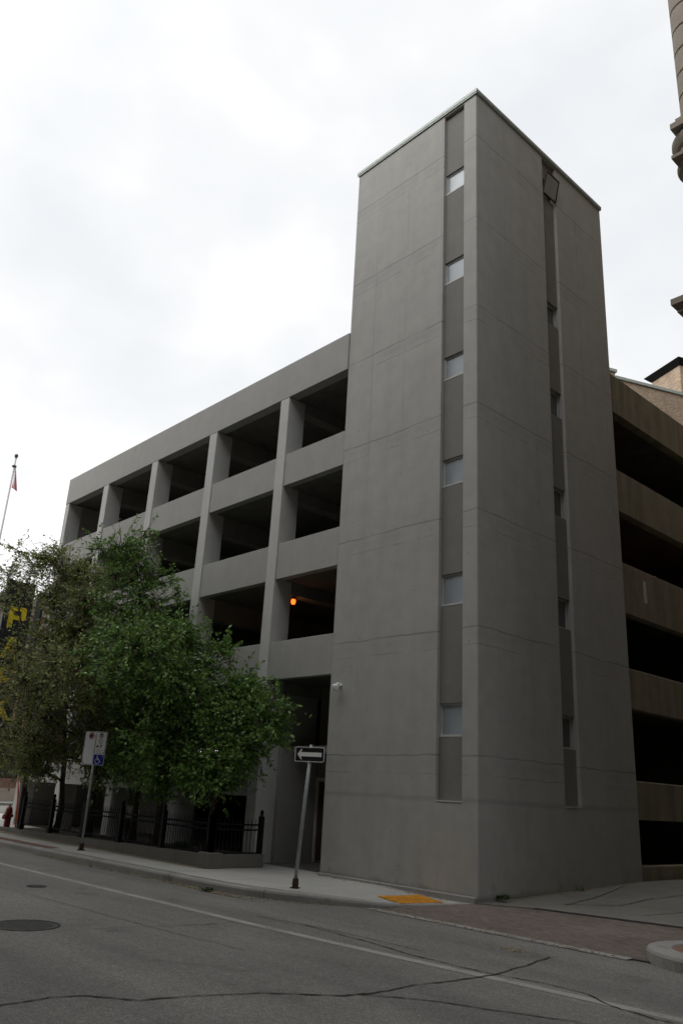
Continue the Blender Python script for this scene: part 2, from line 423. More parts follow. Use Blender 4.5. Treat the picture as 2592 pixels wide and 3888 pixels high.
# kerb line along the street, rounding into the alley
KL = [(-60,-4.1),(-30,-3.95),(-20,-3.8),(-13.5,-3.72),(-11.0,-3.66),(-8.6,-3.6),(-7.0,-3.58),(-5.2,-3.56),(-3.9,-3.5),(-3.0,-3.36),(-2.3,-3.14),(-1.75,-2.88),(-1.32,-2.5),(-.98,-2.1),(-.72,-1.68),(-.52,-1.22),(-.36,-.8),(-.2,-.42),(-.06,-.1)]
def drop(x, y):
    d = max(0, 1-math.hypot(x+.45, y+1.0)/2.2); return -.085*min(1, d*1.5)
WZ = lambda x, y: 0.0+drop(x, y)
def offset(path, d):
    out = []
    for i, p in enumerate(path):
        a, b = path[max(i-1,0)], path[min(i+1,len(path)-1)]
        t = Vector((b[0]-a[0], b[1]-a[1])).normalized(); out.append((p[0]-t.y*d, p[1]+t.x*d))
    return out
def sweep(name, path, prof, zf, mat):       # prof: (offset inwards, z rel)
    mb = MB(); k = len(prof); rows = [offset(path, d) for d, _ in prof]
    for i in range(len(path)):
        for j, (d, z) in enumerate(prof):
            x, y = rows[j][i]; mb.v.append((x, y, max(-.149, zf(x, y)+z) if z > -.1 else -.17))
    for i in range(len(path)-1):
        for j in range(k-1):
            a = i*k+j; mb.f.append((a, a+k, a+k+1, a+1))
    return tag(mb.build(name, mat), kind='structure')
def fine_path(P, step=.25):
    out = []
    for a, b in zip(P[:-1], P[1:]):
        L = math.hypot(b[0]-a[0], b[1]-a[1]); n = max(1, int(L/step)) if L < 8 else 3
        out += [(a[0]+(b[0]-a[0])*i/n, a[1]+(b[1]-a[1])*i/n) for i in range(n)]
    return out+[P[-1]]
KF = fine_path(KL)
def jig(P, a):
    rr = random.Random(4)
    return [(x+rr.uniform(-a, a)*.3, y+rr.uniform(-a, a)) for x, y in P]
sweep('kerb', jig(KF, .006), [(0.0, -.2), (0.0, -.045), (.015, -.012), (.045, 0.004), (.17, .006), (.19, -.02)], WZ, M_KERB)
ki = offset(KF, .19)
def inner_of(p):
    return (min(p[0], -.0), 3.0) if p[0] < -1.8 else (p[0]*.6, 1.2)
tag(strip('sidewalk', ki, [inner_of(p) for p in ki], lambda x, y: WZ(x, y)-.004, M_WALK, 24), kind='structure')
# brick boulevard strip and joint lines on the walk
bo = [p for p in KF if -45 < p[0] < -11.6]
tag(strip('boulevard_strip', offset(bo, .22), offset(bo, .62), lambda x, y: WZ(x, y)+.003, M_PAVER2, 2), kind='structure')
jo = [p for p in KF if -45 < p[0] < -.95]
tag(strip('pavement_joint', offset(jo, .24), offset(jo, .275), lambda x, y: WZ(x, y)+.005, M_CRACK, 1), kind='structure')
# alley: sloping concrete apron, brick crossing, concrete lane
def AZ(x, y):
    if y < 1.25: return -.15+.13*max(0, min(1, (y+2.28)/3.5))
    if y < 6.5: return -.02+.18*(y-1.25)/5.25
    return .16
def gridsheet(name, x0, x1, ys, mat, dz=0, xl=None, n=10):
    mb = MB()
    for y in ys:
        a = xl(y) if xl else x0
        for i in range(n+1):
            x = a+(x1-a)*i/n; mb.v.append((x, y, AZ(x, y)+dz))
    for r in range(len(ys)-1):
        for i in range(n):
            k = r*(n+1)+i; mb.f.append((k, k+1, k+n+2, k+n+1))
    return tag(mb.build(name, mat), kind='structure')
def bnd(x): return .04+.47*max(0, min(x, .95))+.17*max(0, x-.95)
def vsheet(name, xs, ylo, yhi, ys, mat, dz):
    mb = MB(); n = 8; cols = []
    for x in xs:
        a, b = ylo(x), yhi(x); L = [a+(b-a)*i/n for i in range(n+1)]+ys
        cols.append(L)
        for y in L: mb.v.append((x, y, AZ(x, y)+dz))
    k = len(cols[0])
    for i in range(len(xs)-1):
        for j in range(k-1): a = i*k+j; mb.f.append((a, a+k, a+k+1, a+1))
    return tag(mb.build(name, mat), kind='structure')
XS = [-.02, .3, .6, .95, 1.5, 2.2, 3, 3.8, 4.6, 5.6]
vsheet('alley', XS, bnd, lambda x: 1.6, [2, 3, 4, 5, 6.5, 9, 14, 24, 60], M_ALLEY, .004)
vsheet('brick_crossing', [-.6]+XS[:-1]+[5.4], lambda x: -2.12, lambda x: bnd(x)-.02 if x > -.1 else -.9, [], M_PAVER, -.002)
vsheet('crossing_edge_strip', XS[3:], lambda x: bnd(x)-.08, lambda x: bnd(x)+.05, [], M_CRACK, .009)
gridsheet('gutter_strip', -.8, 4.3, [-2.30, -2.10], M_KERB, .008)
# walk on the other side of the alley: rounded kerb island with brick infill
def island():
    c = []
    cx, cy, r = 5.55, -1.42, 1.28
    for i in range(17):
        a = R(90+ i*180/16*1.0); c.append((cx+r*math.cos(a)*1.0, cy+r*.86*math.sin(a)))
    return [(12, -.32)]+c+[(14, -2.58), (40, -2.6)]
isl = fine_path(island(), .15)
ZI = lambda x, y: .03
sweep('kerb_island', isl, [(0, -.2), (.0, -.05), (.02, -.015), (.06, .0), (.33, .0), (.35, -.03)], ZI, M_KERB)
ii = offset(isl, .34)
sheet('island_brick', ii, .012, M_PAVER2)
sheet('corner_walk', [(5.36,-.5),(40,-.5),(40,3),(5.36,3)], .008, M_WALK)
gridsheet('island_apron', 3.95, 4.6, [-2.1, -1.9, -1.6], M_PAVER, .003)
# far walk behind the camera and beyond the cross street
sheet('far_walk', [(-60,-18),(60,-18),(60,-13.2),(-60,-13.2)], 0, M_WALK)
tag(MB().box(-60,60,-13.2,-13.0,-.17,.004).build('far_kerb', M_KERB), kind='structure')
sheet('cross_street', [(-47,-60),(-36,-60),(-36,80),(-47,80)], -.146, M_ASPH)
tag(MB().box(-70,-47,-2,60,-.17,.01).build('cross_walk', M_ALLEY), kind='structure')

# road paint and cracks
def ribbon(mb, pts, w, z, jag=0.0, seed=1):
    rr = random.Random(seed); P = []
    for a, b in zip(pts[:-1], pts[1:]):
        L = math.hypot(b[0]-a[0], b[1]-a[1]); n = max(2, int(L/.06))
        P += [(a[0]+(b[0]-a[0])*i/n, a[1]+(b[1]-a[1])*i/n) for i in range(n)]
    P.append(pts[-1]); o = 0; Q = []
    for i, p in enumerate(P):
        o = o*.8+rr.uniform(-jag, jag); a, b = P[max(i-1,0)], P[min(i+1,len(P)-1)]
        t = Vector((b[0]-a[0], b[1]-a[1])); t = t.normalized() if t.length else Vector((1,0))
        ww = w*(1 if not jag else rr.uniform(.35, 1.3)); nx, ny = -t.y, t.x
        Q.append(((p[0]+nx*(o+ww/2), p[1]+ny*(o+ww/2), z), (p[0]+nx*(o-ww/2), p[1]+ny*(o-ww/2), z)))
    b = len(mb.v)
    for u, v in Q: mb.v += [u, v]
    for i in range(len(Q)-1): mb.f.append((b+2*i, b+2*i+1, b+2*i+3, b+2*i+2))
mb = MB(); ribbon(mb, [(-60,-5.75),(-20,-5.62),(-9.6,-5.55),(-3.8,-5.42),(.1,-5.32),(2.6,-5.16),(4.5,-5.0),(6.4,-4.88),(14,-4.5),(40,-4.1)], .17, -.146)
tag(mb.build('road_line', M_LINE), kind='structure')
CR = [([(2.4,-10.9),(2.62,-10.28),(2.53,-9.78),(2.63,-9.45),(3.07,-9.12),(3.09,-8.84),(3.17,-8.46),(3.34,-7.93),(3.66,-7.51),(3.88,-7.24),(3.93,-6.9),(3.93,-6.52),(3.92,-6.12),(3.97,-5.3),(4.01,-4.84),(3.88,-4.16),(3.65,-3.17)], .034),
      ([(.2,-4.6),(1.6,-4.72),(2.82,-4.88),(3.51,-4.88),(4.06,-4.84),(4.63,-4.7),(5.16,-4.72),(5.45,-4.9),(5.73,-5.03),(6.13,-5.1),(6.7,-5.04),(8,-5.2)], .026),
      ([(3.9,-7.05),(4.39,-6.65),(4.99,-6.32),(5.61,-6.0),(6.6,-5.7)], .026),
      ([(-.76,-8.09),(-.6,-7.12),(-.41,-6.05),(-.44,-5.44)], .016),
      ([(-.8,-4.75),(.55,-4.54),(1.67,-4.51),(2.54,-4.52)], .018),
      ([(-6,-7.2),(-3,-7.0),(-.9,-6.9),(1.5,-6.7)], .012)]
mb = MB()
for i, (p, wd) in enumerate(CR): ribbon(mb, p, wd, -.142, .012, 20+i)
tag(mb.build('road_cracks', M_CRACK), kind='structure')
mb = MB()
for i, p in enumerate([[(1.07,-.14+1.5),(.9,2.57),(.55,4.0),(.2,5.2)], [(.95,1.4),(1.72,2.2),(1.6,3.79),(1.9,6)], [(2.6,1.5),(3.1,3.5),(2.9,6.2)]]):
    b0 = len(mb.v); ribbon(mb, p, .028, 0, .012, 40+i)
    mb.v[b0:] = [(x, y, AZ(x, y)+.012) for x, y, _ in mb.v[b0:]]
tag(mb.build('alley_cracks', M_CRACK), kind='structure')

def disc_cover(name, cx, cy, rx, label):
    rt = empty(name, (cx, cy, -.15), 0, label, 'manhole cover')
    mb = MB(); n = 40
    mb.lathe([(rx*1.10, -.012), (rx*1.10, .006), (rx*1.02, .008), (rx*1.02, -.012)], 0, 0, n); mb.build('ring', M_CRACK, rt)
    mb = MB(); mb.lathe([(rx, -.01), (rx, .006), (rx*.96, .008), (rx*.96, .005)], 0, 0, n)
    for i in range(-6, 7):
        h = math.sqrt(max(0, (rx*.9)**2-(i*rx*.14)**2))
        if h > .03: mb.box(i*rx*.14-rx*.03, i*rx*.14+rx*.03, -h, h, .004, .009)
    mb.build('lid', M_MANH, rt)
M_MANH = plain('cast_iron', (.085, .082, .077), .7, .3, .1, var=.3, scale=12)
disc_cover('manhole_cover', -1.33, -8.40, .43, 'large round iron manhole cover in the road at left edge of photo')
disc_cover('manhole_cover', -5.35, -6.5, .17, 'small round dark iron cover between the manhole and white line')

# tactile plate on the kerb ramp
rt = empty('tactile_plate', (-1.0, -.82, 0), 0, 'orange yellow tactile paving plate on the kerb ramp by the tower', 'tactile paving')
M_TACT = plain('tactile_orange', (.56, .25, .02), .7, .3, var=.3, scale=9)
TP = [(-1.56,-1.22),(-.66,-1.48),(-.48,-.44),(-1.36,-.16)]
mb = MB(); N = 16; top = []
for i in range(N+1):
    for j in range(N+1):
        u, v = i/N, j/N
        x = (TP[0][0]*(1-u)+TP[1][0]*u)*(1-v)+(TP[3][0]*(1-u)+TP[2][0]*u)*v
        y = (TP[0][1]*(1-u)+TP[1][1]*u)*(1-v)+(TP[3][1]*(1-u)+TP[2][1]*u)*v
        mb.v.append((x+1.0, y+.82, WZ(x, y)+.008))
for i in range(N):
    for j in range(N): a = i*(N+1)+j; mb.f.append((a, a+N+1, a+N+2, a+1))
for i in range(16):
    for j in range(14):
        u, v = (i+.5)/16, (j+.5)/14
        x = (TP[0][0]*(1-u)+TP[1][0]*u)*(1-v)+(TP[3][0]*(1-u)+TP[2][0]*u)*v
        y = (TP[0][1]*(1-u)+TP[1][1]*u)*(1-v)+(TP[3][1]*(1-u)+TP[2][1]*u)*v
        z = WZ(x, y)+.008; mb.lathe([(.02, z-.003), (.018, z+.005), (.010, z+.006)], x+1.0, y+.82, 8)
mb.build('plate', M_TACT, rt)

# ------------------------------------------------------------------ parking garage
G = empty('parking_garage', (0, 0, 0), 0, 'grey concrete multi-storey car park with tall windowed stair tower at its corner', 'car park')
H, WL, WR = 20.37, 4.63, 6.49
WINL = [(18.22,17.55),(15.31,14.62),(12.43,11.77),(9.59,8.88),(6.70,5.96),(3.79,3.08)]
WINR = [(19.62,18.98),(15.32,14.62),(12.54,11.78),(9.66,8.87),(6.71,5.95),(3.84,3.08)]
SLOT_L, SLOT_R = (-1.13,-.42), (3.17,3.86)
SD, WD, WR_ = .10, .235, .29
tw = MB(); ch = .022
def depL(u, v):
    x = u-WL
    if SLOT_L[0] < x < SLOT_L[1] and 1.77 < v < H-.10:
        return WD if any(b < v < t for t, b in WINL) else SD
    return 0
def depR(u, v):
    if SLOT_R[0] < u < SLOT_R[1] and 1.79 < v < H-.10:
        return WR_ if any(b < v < t for t, b in WINR) else SD
    return 0
zl = sorted([0, 1.77, H-.10, H]+[z for t in WINL for z in t]); zr = sorted([-.1, 1.79, H-.10, H]+[z for t in WINR for z in t])
zl[0] = -.1
tw.relief((-WL,0,0), (1,0,0), (0,-1,0), [0, SLOT_L[0]+WL, SLOT_L[1]+WL, WL-ch], zl, depL)
tw.relief((0,0,0), (0,1,0), (1,0,0), [ch, SLOT_R[0], SLOT_R[1], WR], zr, depR)
tw.add([(-ch,0,-.1),(0,ch,-.1),(0,ch,H),(-ch,0,H)], [(0,1,2,3)])
tw.add([(-WL,0,-.1),(-WL,WR,-.1),(-WL,WR,H),(-WL,0,H)], [(0,3,2,1)])
tw.add([(-WL,WR,-.1),(0,WR,-.1),(0,WR,H),(-WL,WR,H)], [(0,3,2,1)])
tw.add([(-WL,0,H),(0,0,H),(0,WR,H),(-WL,WR,H)], [(0,1,2,3)])
tw.build('stair_tower', M_CON, G)
# recessed infill panels carry their own darker concrete, 3 mm proud of the recess face
edges = [1.775]+sorted(z for t in WINL for z in t)+[H-.105]
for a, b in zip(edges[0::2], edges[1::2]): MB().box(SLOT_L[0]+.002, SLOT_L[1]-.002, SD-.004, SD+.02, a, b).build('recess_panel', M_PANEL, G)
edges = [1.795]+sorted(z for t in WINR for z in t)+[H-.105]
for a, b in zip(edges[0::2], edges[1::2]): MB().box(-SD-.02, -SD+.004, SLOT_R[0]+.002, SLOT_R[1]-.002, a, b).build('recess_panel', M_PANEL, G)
# slot sills
MB().box(SLOT_L[0]+.003, SLOT_L[1]-.003, -.012, SD-.006, 1.765, 1.79).build('recess_sill', M_COLM, G)
MB().box(-SD+.006, .012, SLOT_R[0]+.003, SLOT_R[1]-.003, 1.785, 1.81).build('recess_sill', M_COLM, G)
# cap flashing
cf = MB(); o_ = .05
cf.box(-WL-o_, o_, -o_, .25, H, H+.10); cf.box(-.25, o_, .25, WR+o_, H, H+.10); cf.box(-WL-o_, -WL+.25, .25, WR+o_, H, H+.10); cf.box(-WL+.25, -.25, WR-.25, WR+o_, H, H+.10)
cf.box(-WL-o_+.012, o_-.012, -o_+.012, -.003, H-.05, H); cf.box(.003, o_-.012, -.003, WR+o_-.012, H-.05, H)
cf.build('cap_flashing', M_FLASH, G)
def win_frame(w_, h_, t=.045, d=.06):   # local: x across, z up, front -y
    mb = MB(); mb.box(0, t, 0, d, 0, h_); mb.box(w_-t, w_, 0, d, 0, h_); mb.box(t, w_-t, 0, d, 0, t); mb.box(t, w_-t, 0, d, h_-t, h_)
    mb.box(0, w_, -.045, 0, -.002, .034); return mb
for t, b in WINL:
    w_ = SLOT_L[1]-SLOT_L[0]-.006; f = win_frame(w_, t-b-.006).build('window', M_FRAME, G); f.location = (SLOT_L[0]+.003, WD-.10, b+.003)
    p = MB().box(.046, w_-.046, .025, .035, .046, t-b-.052).build('pane', M_FROST, f)
for i, (t, b) in enumerate(WINR):
    w_ = SLOT_R[1]-SLOT_R[0]-.006
    fm = M_BROWN if i == 0 else M_FRAME
    f = win_frame(w_, t-b-.006).build('window', fm, G); f.location = (-(WR_-.10), SLOT_R[0]+.003, b+.003); f.rotation_euler = (0, 0, R(90))
    if i: MB().box(.046, w_-.046, .025, .035, .046, t-b-.052).build('pane', M_DIM, f)
    else:
        f['label'] = 'open brown framed window tilting outwards at its top'
        # sash hinged at the bottom, leaning out, with a stay bar
        s_ = MB(); hh = .72
        s_.box(0, .035, -.02, .02, 0, hh); s_.box(w_-.035, w_, -.02, .02, 0, hh); s_.box(.035, w_-.035, -.02, .02, 0, .035); s_.box(.035, w_-.035, -.02, .02, hh-.035, hh)
        sa = s_.build('sash', M_BROWN, f); sa.location = (0, -.175, 0); sa.rotation_euler = (R(13), 0, 0)
        st = MB(); st.tube([(w_*.42, -.24, hh*.96), (w_*.42, -.03, hh*1.02), (w_*.95, -.03, hh*1.02), (w_*.95, -.24, hh*.96)], .011, 6); st.build('stay_bar', M_BROWN, f)
        pa = MB().box(.036, w_-.036, -.006, .006, .036, hh-.036).build('sash_pane', M_MIRROR, f)
        pa.location = sa.location; pa.rotation_euler = sa.rotation_euler
# base strip along the tower foot
MB().bevbox(-WL+.01, -.02, -.10, -.002, -.1, .045).build('foundation_strip', M_KERB, G)

# facade columns, spandrels, slabs
COLX = [(-7.68,-7.26),(-11.62,-11.18),(-15.52,-15.08),(-19.42,-18.98)]
XE = -23.05
for a, b in COLX: MB().bevbox(a, b, -.035, .62, -.1, 13.40, .012).build('column', M_COLM, G)
MB().bevbox(XE, XE+.36, -.02, .62, -.1, 13.40, .012).build('column', M_COLM, G)
mb = MB(); mb.bevbox(XE, -WL-.015, -.035, .30, 13.41, 14.62, .02); mb.build('roof_beam', M_SPAN, G)
LEV = [(1.62,2.74),(4.66,5.70),(7.53,8.60),(10.42,11.45)]
bays = [(-7.26,-WL-.004),(-11.18,-7.68),(-15.08,-11.62),(-18.98,-15.52),(XE+.36,-19.42)]
for li, (b, t) in enumerate(LEV):
    for bi, (x0, x1) in enumerate(bays):
        if li == 0 and bi == 0: continue
        MB().bevbox(x0, x1, 0, .24, b, t, .012).build('spandrel', M_SPAN, G)
    fs = MB()
    if li == 0: fs.box(XE+.02, -7.5, .62, 15.7, b, b+.22)
    else: fs.box(XE+.02, -WL-.01, .245, 15.7, b+.03, b+.26); fs.box(-WL-.01, -.42, WR+.01, 15.7, b+.03, b+.26)
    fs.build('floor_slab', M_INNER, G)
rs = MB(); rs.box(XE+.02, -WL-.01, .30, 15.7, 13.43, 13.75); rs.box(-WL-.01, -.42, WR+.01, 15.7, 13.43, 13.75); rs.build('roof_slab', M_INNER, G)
# crosswise beams under each deck
for zt in (13.425, 10.445, 7.555, 4.685):
    for ci, (a, b) in enumerate(COLX): MB().box(a+.004, b-.004, .624, 15.6, zt-(.34, .64, .66, .66)[ci], zt).build('cross_beam', M_BEAM, G)
# inner columns, rear wall and the end wall with its openings
for a, b in COLX:
    for y in (7.6, 12.8): MB().box(a, b, y, y+.5, -.1, 13.42).build('inner_column', M_INNER, G)
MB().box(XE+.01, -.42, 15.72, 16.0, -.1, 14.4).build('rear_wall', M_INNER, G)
ew = MB(); y0e, y1e = .625, 15.7
for z0, z1 in ((-.1, 3.33), (3.48, 14.5)): ew.box(XE, XE+.25, y0e, y1e, z0, z1)
for yy in (.63, 5.2, 10.2, 15.19): ew.box(XE+.004, XE+.246, yy, yy+.5, -.1, 14.45)
ew.build('end_wall', M_SPAN, G)
MB().box(XE+.05, -.3, .3, 15.9, -.14, .004).build('ground_slab', M_INNER, G)
# dark inner partition at street level behind the planter
MB().box(-19.2, -15.3, 3.4, 3.55, 0, 1.6).build('inner_partition', M_INNER, G); MB().box(-11.4, -7.7, 4.4, 4.55, 0, 1.6).build('inner_partition', M_INNER, G)
# entrance recess beside the tower
en = MB(); en.box(-7.55, -7.16, .625, 1.95, 0, 2.95); en.box(-7.60, -7.30, .625, 1.95, 2.955, 4.68); en.build('entrance_wall', M_SPAN, G)
MB().box(-7.15, -WL-.01, 1.95, 2.15, 0, 4.68).build('entrance_back_wall', M_PANEL, G)
cn = MB(); cn.bevbox(-7.14, -WL-.012, 1.0, 1.94, 2.80, 2.98, .01); cn.build('entrance_canopy', M_SPAN, G)
dr = MB(); dr.box(-6.10, -5.14, 1.93, 1.947, .05, 2.08); drm = dr.build('door', M_DOOR, G)
drm['label'] = 'dark red brown door set deep in the recess'
fr = MB(); fr.box(-7.12, -7.02, 1.90, 1.946, .02, 2.2); fr.box(-5.12, -5.04, 1.90, 1.946, .02, 2.2); fr.box(-7.02, -5.12, 1.90, 1.946, 2.10, 2.2); fr.box(-6.20, -6.12, 1.90, 1.946, .02, 2.10); fr.build('door_frame', M_FRAME, drm)
MB().box(-7.00, -6.22, 1.925, 1.942, .08, 2.08).build('side_leaf', M_DOOR, drm)
hd = MB(); hd.tube([(-6.0, 1.92, 1.0), (-6.0, 1.87, 1.0), (-6.0, 1.87, 1.15), (-6.0, 1.92, 1.15)], .012, 6); hd.build('handle', M_FRAME, drm)
# alley side: ramp parapets
RL = [(.05,.50,0),(1.58,2.52,0),(4.34,5.40,0),(6.92,8.36,0),(9.9,11.2,0),(13.08,14.38,0)]
for i, (b, t, _) in enumerate(RL):
    MB().bevbox(-.34, -.06, WR+.006, 30, b, t, .02).build('ramp_parapet', M_RAMP, G)
    if i:
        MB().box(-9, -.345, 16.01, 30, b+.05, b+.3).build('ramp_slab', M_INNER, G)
rw = MB(); rw.box(-9.3, -9.0, 16.01, 30, -.1, 14); rw.box(-9.3, -.1, 30.01, 30.3, -.1, 14); rw.box(-9, -.345, 16.02, 30, -.12, .1); rw.build('ramp_wall', M_INNER, G)
for y in (14.5, 22.5, 29.2): MB().box(-.9, -.36, y, y+.5, -.1, 13.4).build('ramp_column', M_RAMP, G)
# pale vertical patch and rail on the parapet
MB().box(-.062, -.052, 7.75, 7.92, 7.42, 8.05).build('patch_plate', M_COLM, G)

# camera on tower wall
o = empty('security_camera', (-4.25, 0, 4.33), 0, 'small pale dome camera on a bracket high on the tower wall', 'camera')
mb = MB(); mb.lathe([(.05, -.0), (.05, .02)], 0, -.03, 12); mb.tube([(0, -.0, .02), (0, -.10, .05), (.0, -.17, .02)], .03, 8); mb.build('bracket', M_SIGNG, o)
mb = MB(); mb.lathe([(.0, -.14), (.05, -.125), (.075, -.08), (.08, -.03), (.085, -.01), (.06, .02), (.02, .03)], 0, -.18, 16); mb.build('dome', M_SIGNG, o, True)

# orange lamps inside
def lamp(x, y, z, lab):
    o = empty('ceiling_lamp', (x, y, z), 0, lab, 'lamp', 'orange lamps inside the car park')
    mb = MB(); mb.lathe([(.03, .28), (.03, .16), (.09, .14), (.10, .09), (.06, .085)], 0, 0, 12); mb.build('housing', M_LAMPM, o)
    mb = MB(); mb.lathe([(.015, -.06), (.05, -.05), (.066, -.01), (.066, .06), (.055, .085)], 0, 0, 14); mb.build('lens', M_LAMP, o, True)
    pl = bpy.data.lights.new('lamp_light', 'POINT'); pl.energy = 1.6 if x < -5 else .5; pl.color = (1, .32, .08); pl.shadow_soft_size = .07
    po = bpy.data.objects.new('lamp_light', pl); COL.objects.link(po); po.parent = o; po.location = (0, 0, -.10)
lamp(-7.83+.45, .82, 7.03, 'glowing orange lamp beside a column on the third deck near the tower')
lamp(-2.0, 12.46, 9.415, 'glowing orange lamp seen over the ramp wall on the alley side')

# ------------------------------------------------------------------ planter, fence
P = empty('planter_wall', (-12, -1.0, 0), 0, 'low concrete planter wall with soil along the front of the car park', 'planter')
mb = MB()
mb.add([(-19.4,-2.08,0),(-6.22,-2.08,0),(-6.22,-1.74,0),(-19.4,-1.74,0),(-19.4,-2.08,.10),(-6.22,-2.08,.30),(-6.22,-1.74,.30),(-19.4,-1.74,.10)],
       [(0,3,2,1),(4,5,6,7),(0,1,5,4),(1,2,6,5),(2,3,7,6),(3,0,4,7)])
mb.box(-6.56, -6.225, -1.738, -.45, 0, .298); mb.bevbox(-6.60, -6.18, -2.12, -1.70, 0, .335, .01)
mb.world(P).build('wall', M_LOWW, P)
MB().add([(-19.3,-1.75,.08),(-6.57,-1.75,.24),(-6.57,-.05,.24),(-19.3,-.05,.08)], [(0,1,2,3)]).world(P).build('soil', M_SOIL, P)
sheet('dirt_edge', [(-24,-2.45),(-12,-2.30),(-6.3,-2.22),(-6.3,-2.09),(-24,-2.09)], .006, M_LITTER)

def fence(name, pts, zb, zt, label, spacing=.115, posts=None):
    f = empty(name, (pts[0][0], pts[0][1], 0), 0, label, 'fence')
    rail = MB(); pk = MB()
    for (x0, y0), (x1, y1) in zip(pts[:-1], pts[1:]):
        L = math.hypot(x1-x0, y1-y0); d = ((x1-x0)/L, (y1-y0)/L)
        for zz in (zb+.09, zt-.22, zt-.10):
            rail.tube([(x0, y0, zz), (x1, y1, zz)], .022, 4)
        n = int(L/spacing)
        for i in range(n+1):
            x, y = x0+d[0]*i*spacing, y0+d[1]*i*spacing
            pk.tube([(x, y, zb+.03), (x, y, zt-.02), (x, y, zt+.06)], [.010, .010, .002], 4)
        m_ = max(1, round(L/2.3))
        for i in range(m_+1):
            x, y = x0+(x1-x0)*i/m_, y0+(y1-y0)*i/m_
            po = MB(); po.box(x-.055, x+.055, y-.055, y+.055, 0, zt+.10)
            po.lathe([(.03, zt+.10), (.065, zt+.115), (.03, zt+.135), (.045, zt+.17), (.05, zt+.20), (.03, zt+.235), (.008, zt+.26)], x, y, 10)
            po.box(x-.085, x+.085, y-.085, y+.085, zb-.02, zb+.06)
            po.world(f).build('post', M_DARK, f)
    rail.world(f).build('rail', M_DARK, f); pk.world(f).build('pickets', M_DARK, f)
fence('iron_fence', [(-17.45,-1.9),(-6.42,-1.9),(-6.42,-.45)], .22, 1.06, 'black iron picket fence with ball finials on the planter wall')
fence('iron_fence', [(-25.2,-.9),(-32.5,-.7)], .1, 1.2, 'black iron fence beyond the red hydrant at far left')

# ------------------------------------------------------------------ signs
def rrect(x0, x1, z0, z1, r, n=5):
    pts = []
    for cx, cz, a0 in ((x1-r, z0+r, -90), (x1-r, z1-r, 0), (x0+r, z1-r, 90), (x0+r, z0+r, 180)):
        for i in range(n+1):
            a = R(a0+90*i/n); pts.append((cx+r*math.cos(a), cz+r*math.sin(a)))
    return pts
def ring(mb, cx, cz, r0, r1, y, n=28, a0=0, a1=360, d=.0015):
    P0 = [(cx+r1*math.cos(R(a0+(a1-a0)*i/n)), cz+r1*math.sin(R(a0+(a1-a0)*i/n))) for i in range(n+1)]
    P1 = [(cx+r0*math.cos(R(a0+(a1-a0)*i/n)), cz+r0*math.sin(R(a0+(a1-a0)*i/n))) for i in range(n+1)]
    for i in range(n):
        mb.plate([P1[i], P0[i], P0[i+1], P1[i+1]], y-d, y)
def bar(mb, a, b, w_, y, d=.0015):
    dx, dz = b[0]-a[0], b[1]-a[1]; L = math.hypot(dx, dz); nx, nz = -dz/L*w_/2, dx/L*w_/2
    mb.plate([(a[0]-nx, a[1]-nz), (b[0]-nx, b[1]-nz), (b[0]+nx, b[1]+nz), (a[0]+nx, a[1]+nz)], y-d, y)
def disc(mb, cx, cz, r, y, d=.0015, n=20):
    mb.plate([(cx+r*math.cos(2*math.pi*i/n), cz+r*math.sin(2*math.pi*i/n)) for i in range(n)], y-d, y)

# one-way sign: leaning post
S = empty('one_way_sign', (-2.62, -2.45, 0), R(29), 'leaning grey post with a black one way sign showing a white left arrow', 'road sign')
TX, TZ = .165, 2.73            # post top offset along the sign's own x
TY = 0.0
mb = MB(); mb.tube([(0, 0, .10), (TX*.5, 0, 1.4), (TX, 0, TZ)], .036, 14); mb.build('post', M_GALV, S, True)
mb = MB(); mb.box(-.075, .075, -.075, .075, -.003, .02); mb.lathe([(.062, .02), (.066, .10), (.058, .17), (.05, .18)], 0.005, 0, 12); mb.build('base_socket', M_RUST, S)
cx, cz = .152, 2.535
mb = MB(); mb.plate(rrect(cx-.325, cx+.325, cz-.15, cz+.15, .035), -.052, -.046); pan = mb.build('sign_panel', M_SIGNB, S)
pan.rotation_euler = (0, 0, 0)
mb = MB()
o1 = rrect(cx-.322, cx+.322, cz-.147, cz+.147, .033); o2 = rrect(cx-.310, cx+.310, cz-.135, cz+.135, .024)
for i in range(len(o1)):
    j = (i+1) % len(o1); mb.plate([o1[i], o1[j], o2[j], o2[i]], -.054, -.0522)
mb.build('border', M_SIGNW, pan)
mb = MB(); mb.plate([(cx-.27, cz), (cx-.185, cz-.105), (cx-.165, cz-.105), (cx-.195, cz-.042), (cx+.26, cz-.042), (cx+.26, cz+.042), (cx-.195, cz+.042), (cx-.165, cz+.105), (cx-.185, cz+.105)], -.054, -.0522); mb.build('arrow', M_SIGNW, pan)
for dz in (.125, -.125): mb = MB(); disc(mb, cx-.005, cz+dz, .012, -.0545, .004); mb.build('bolt', M_GALV, pan)

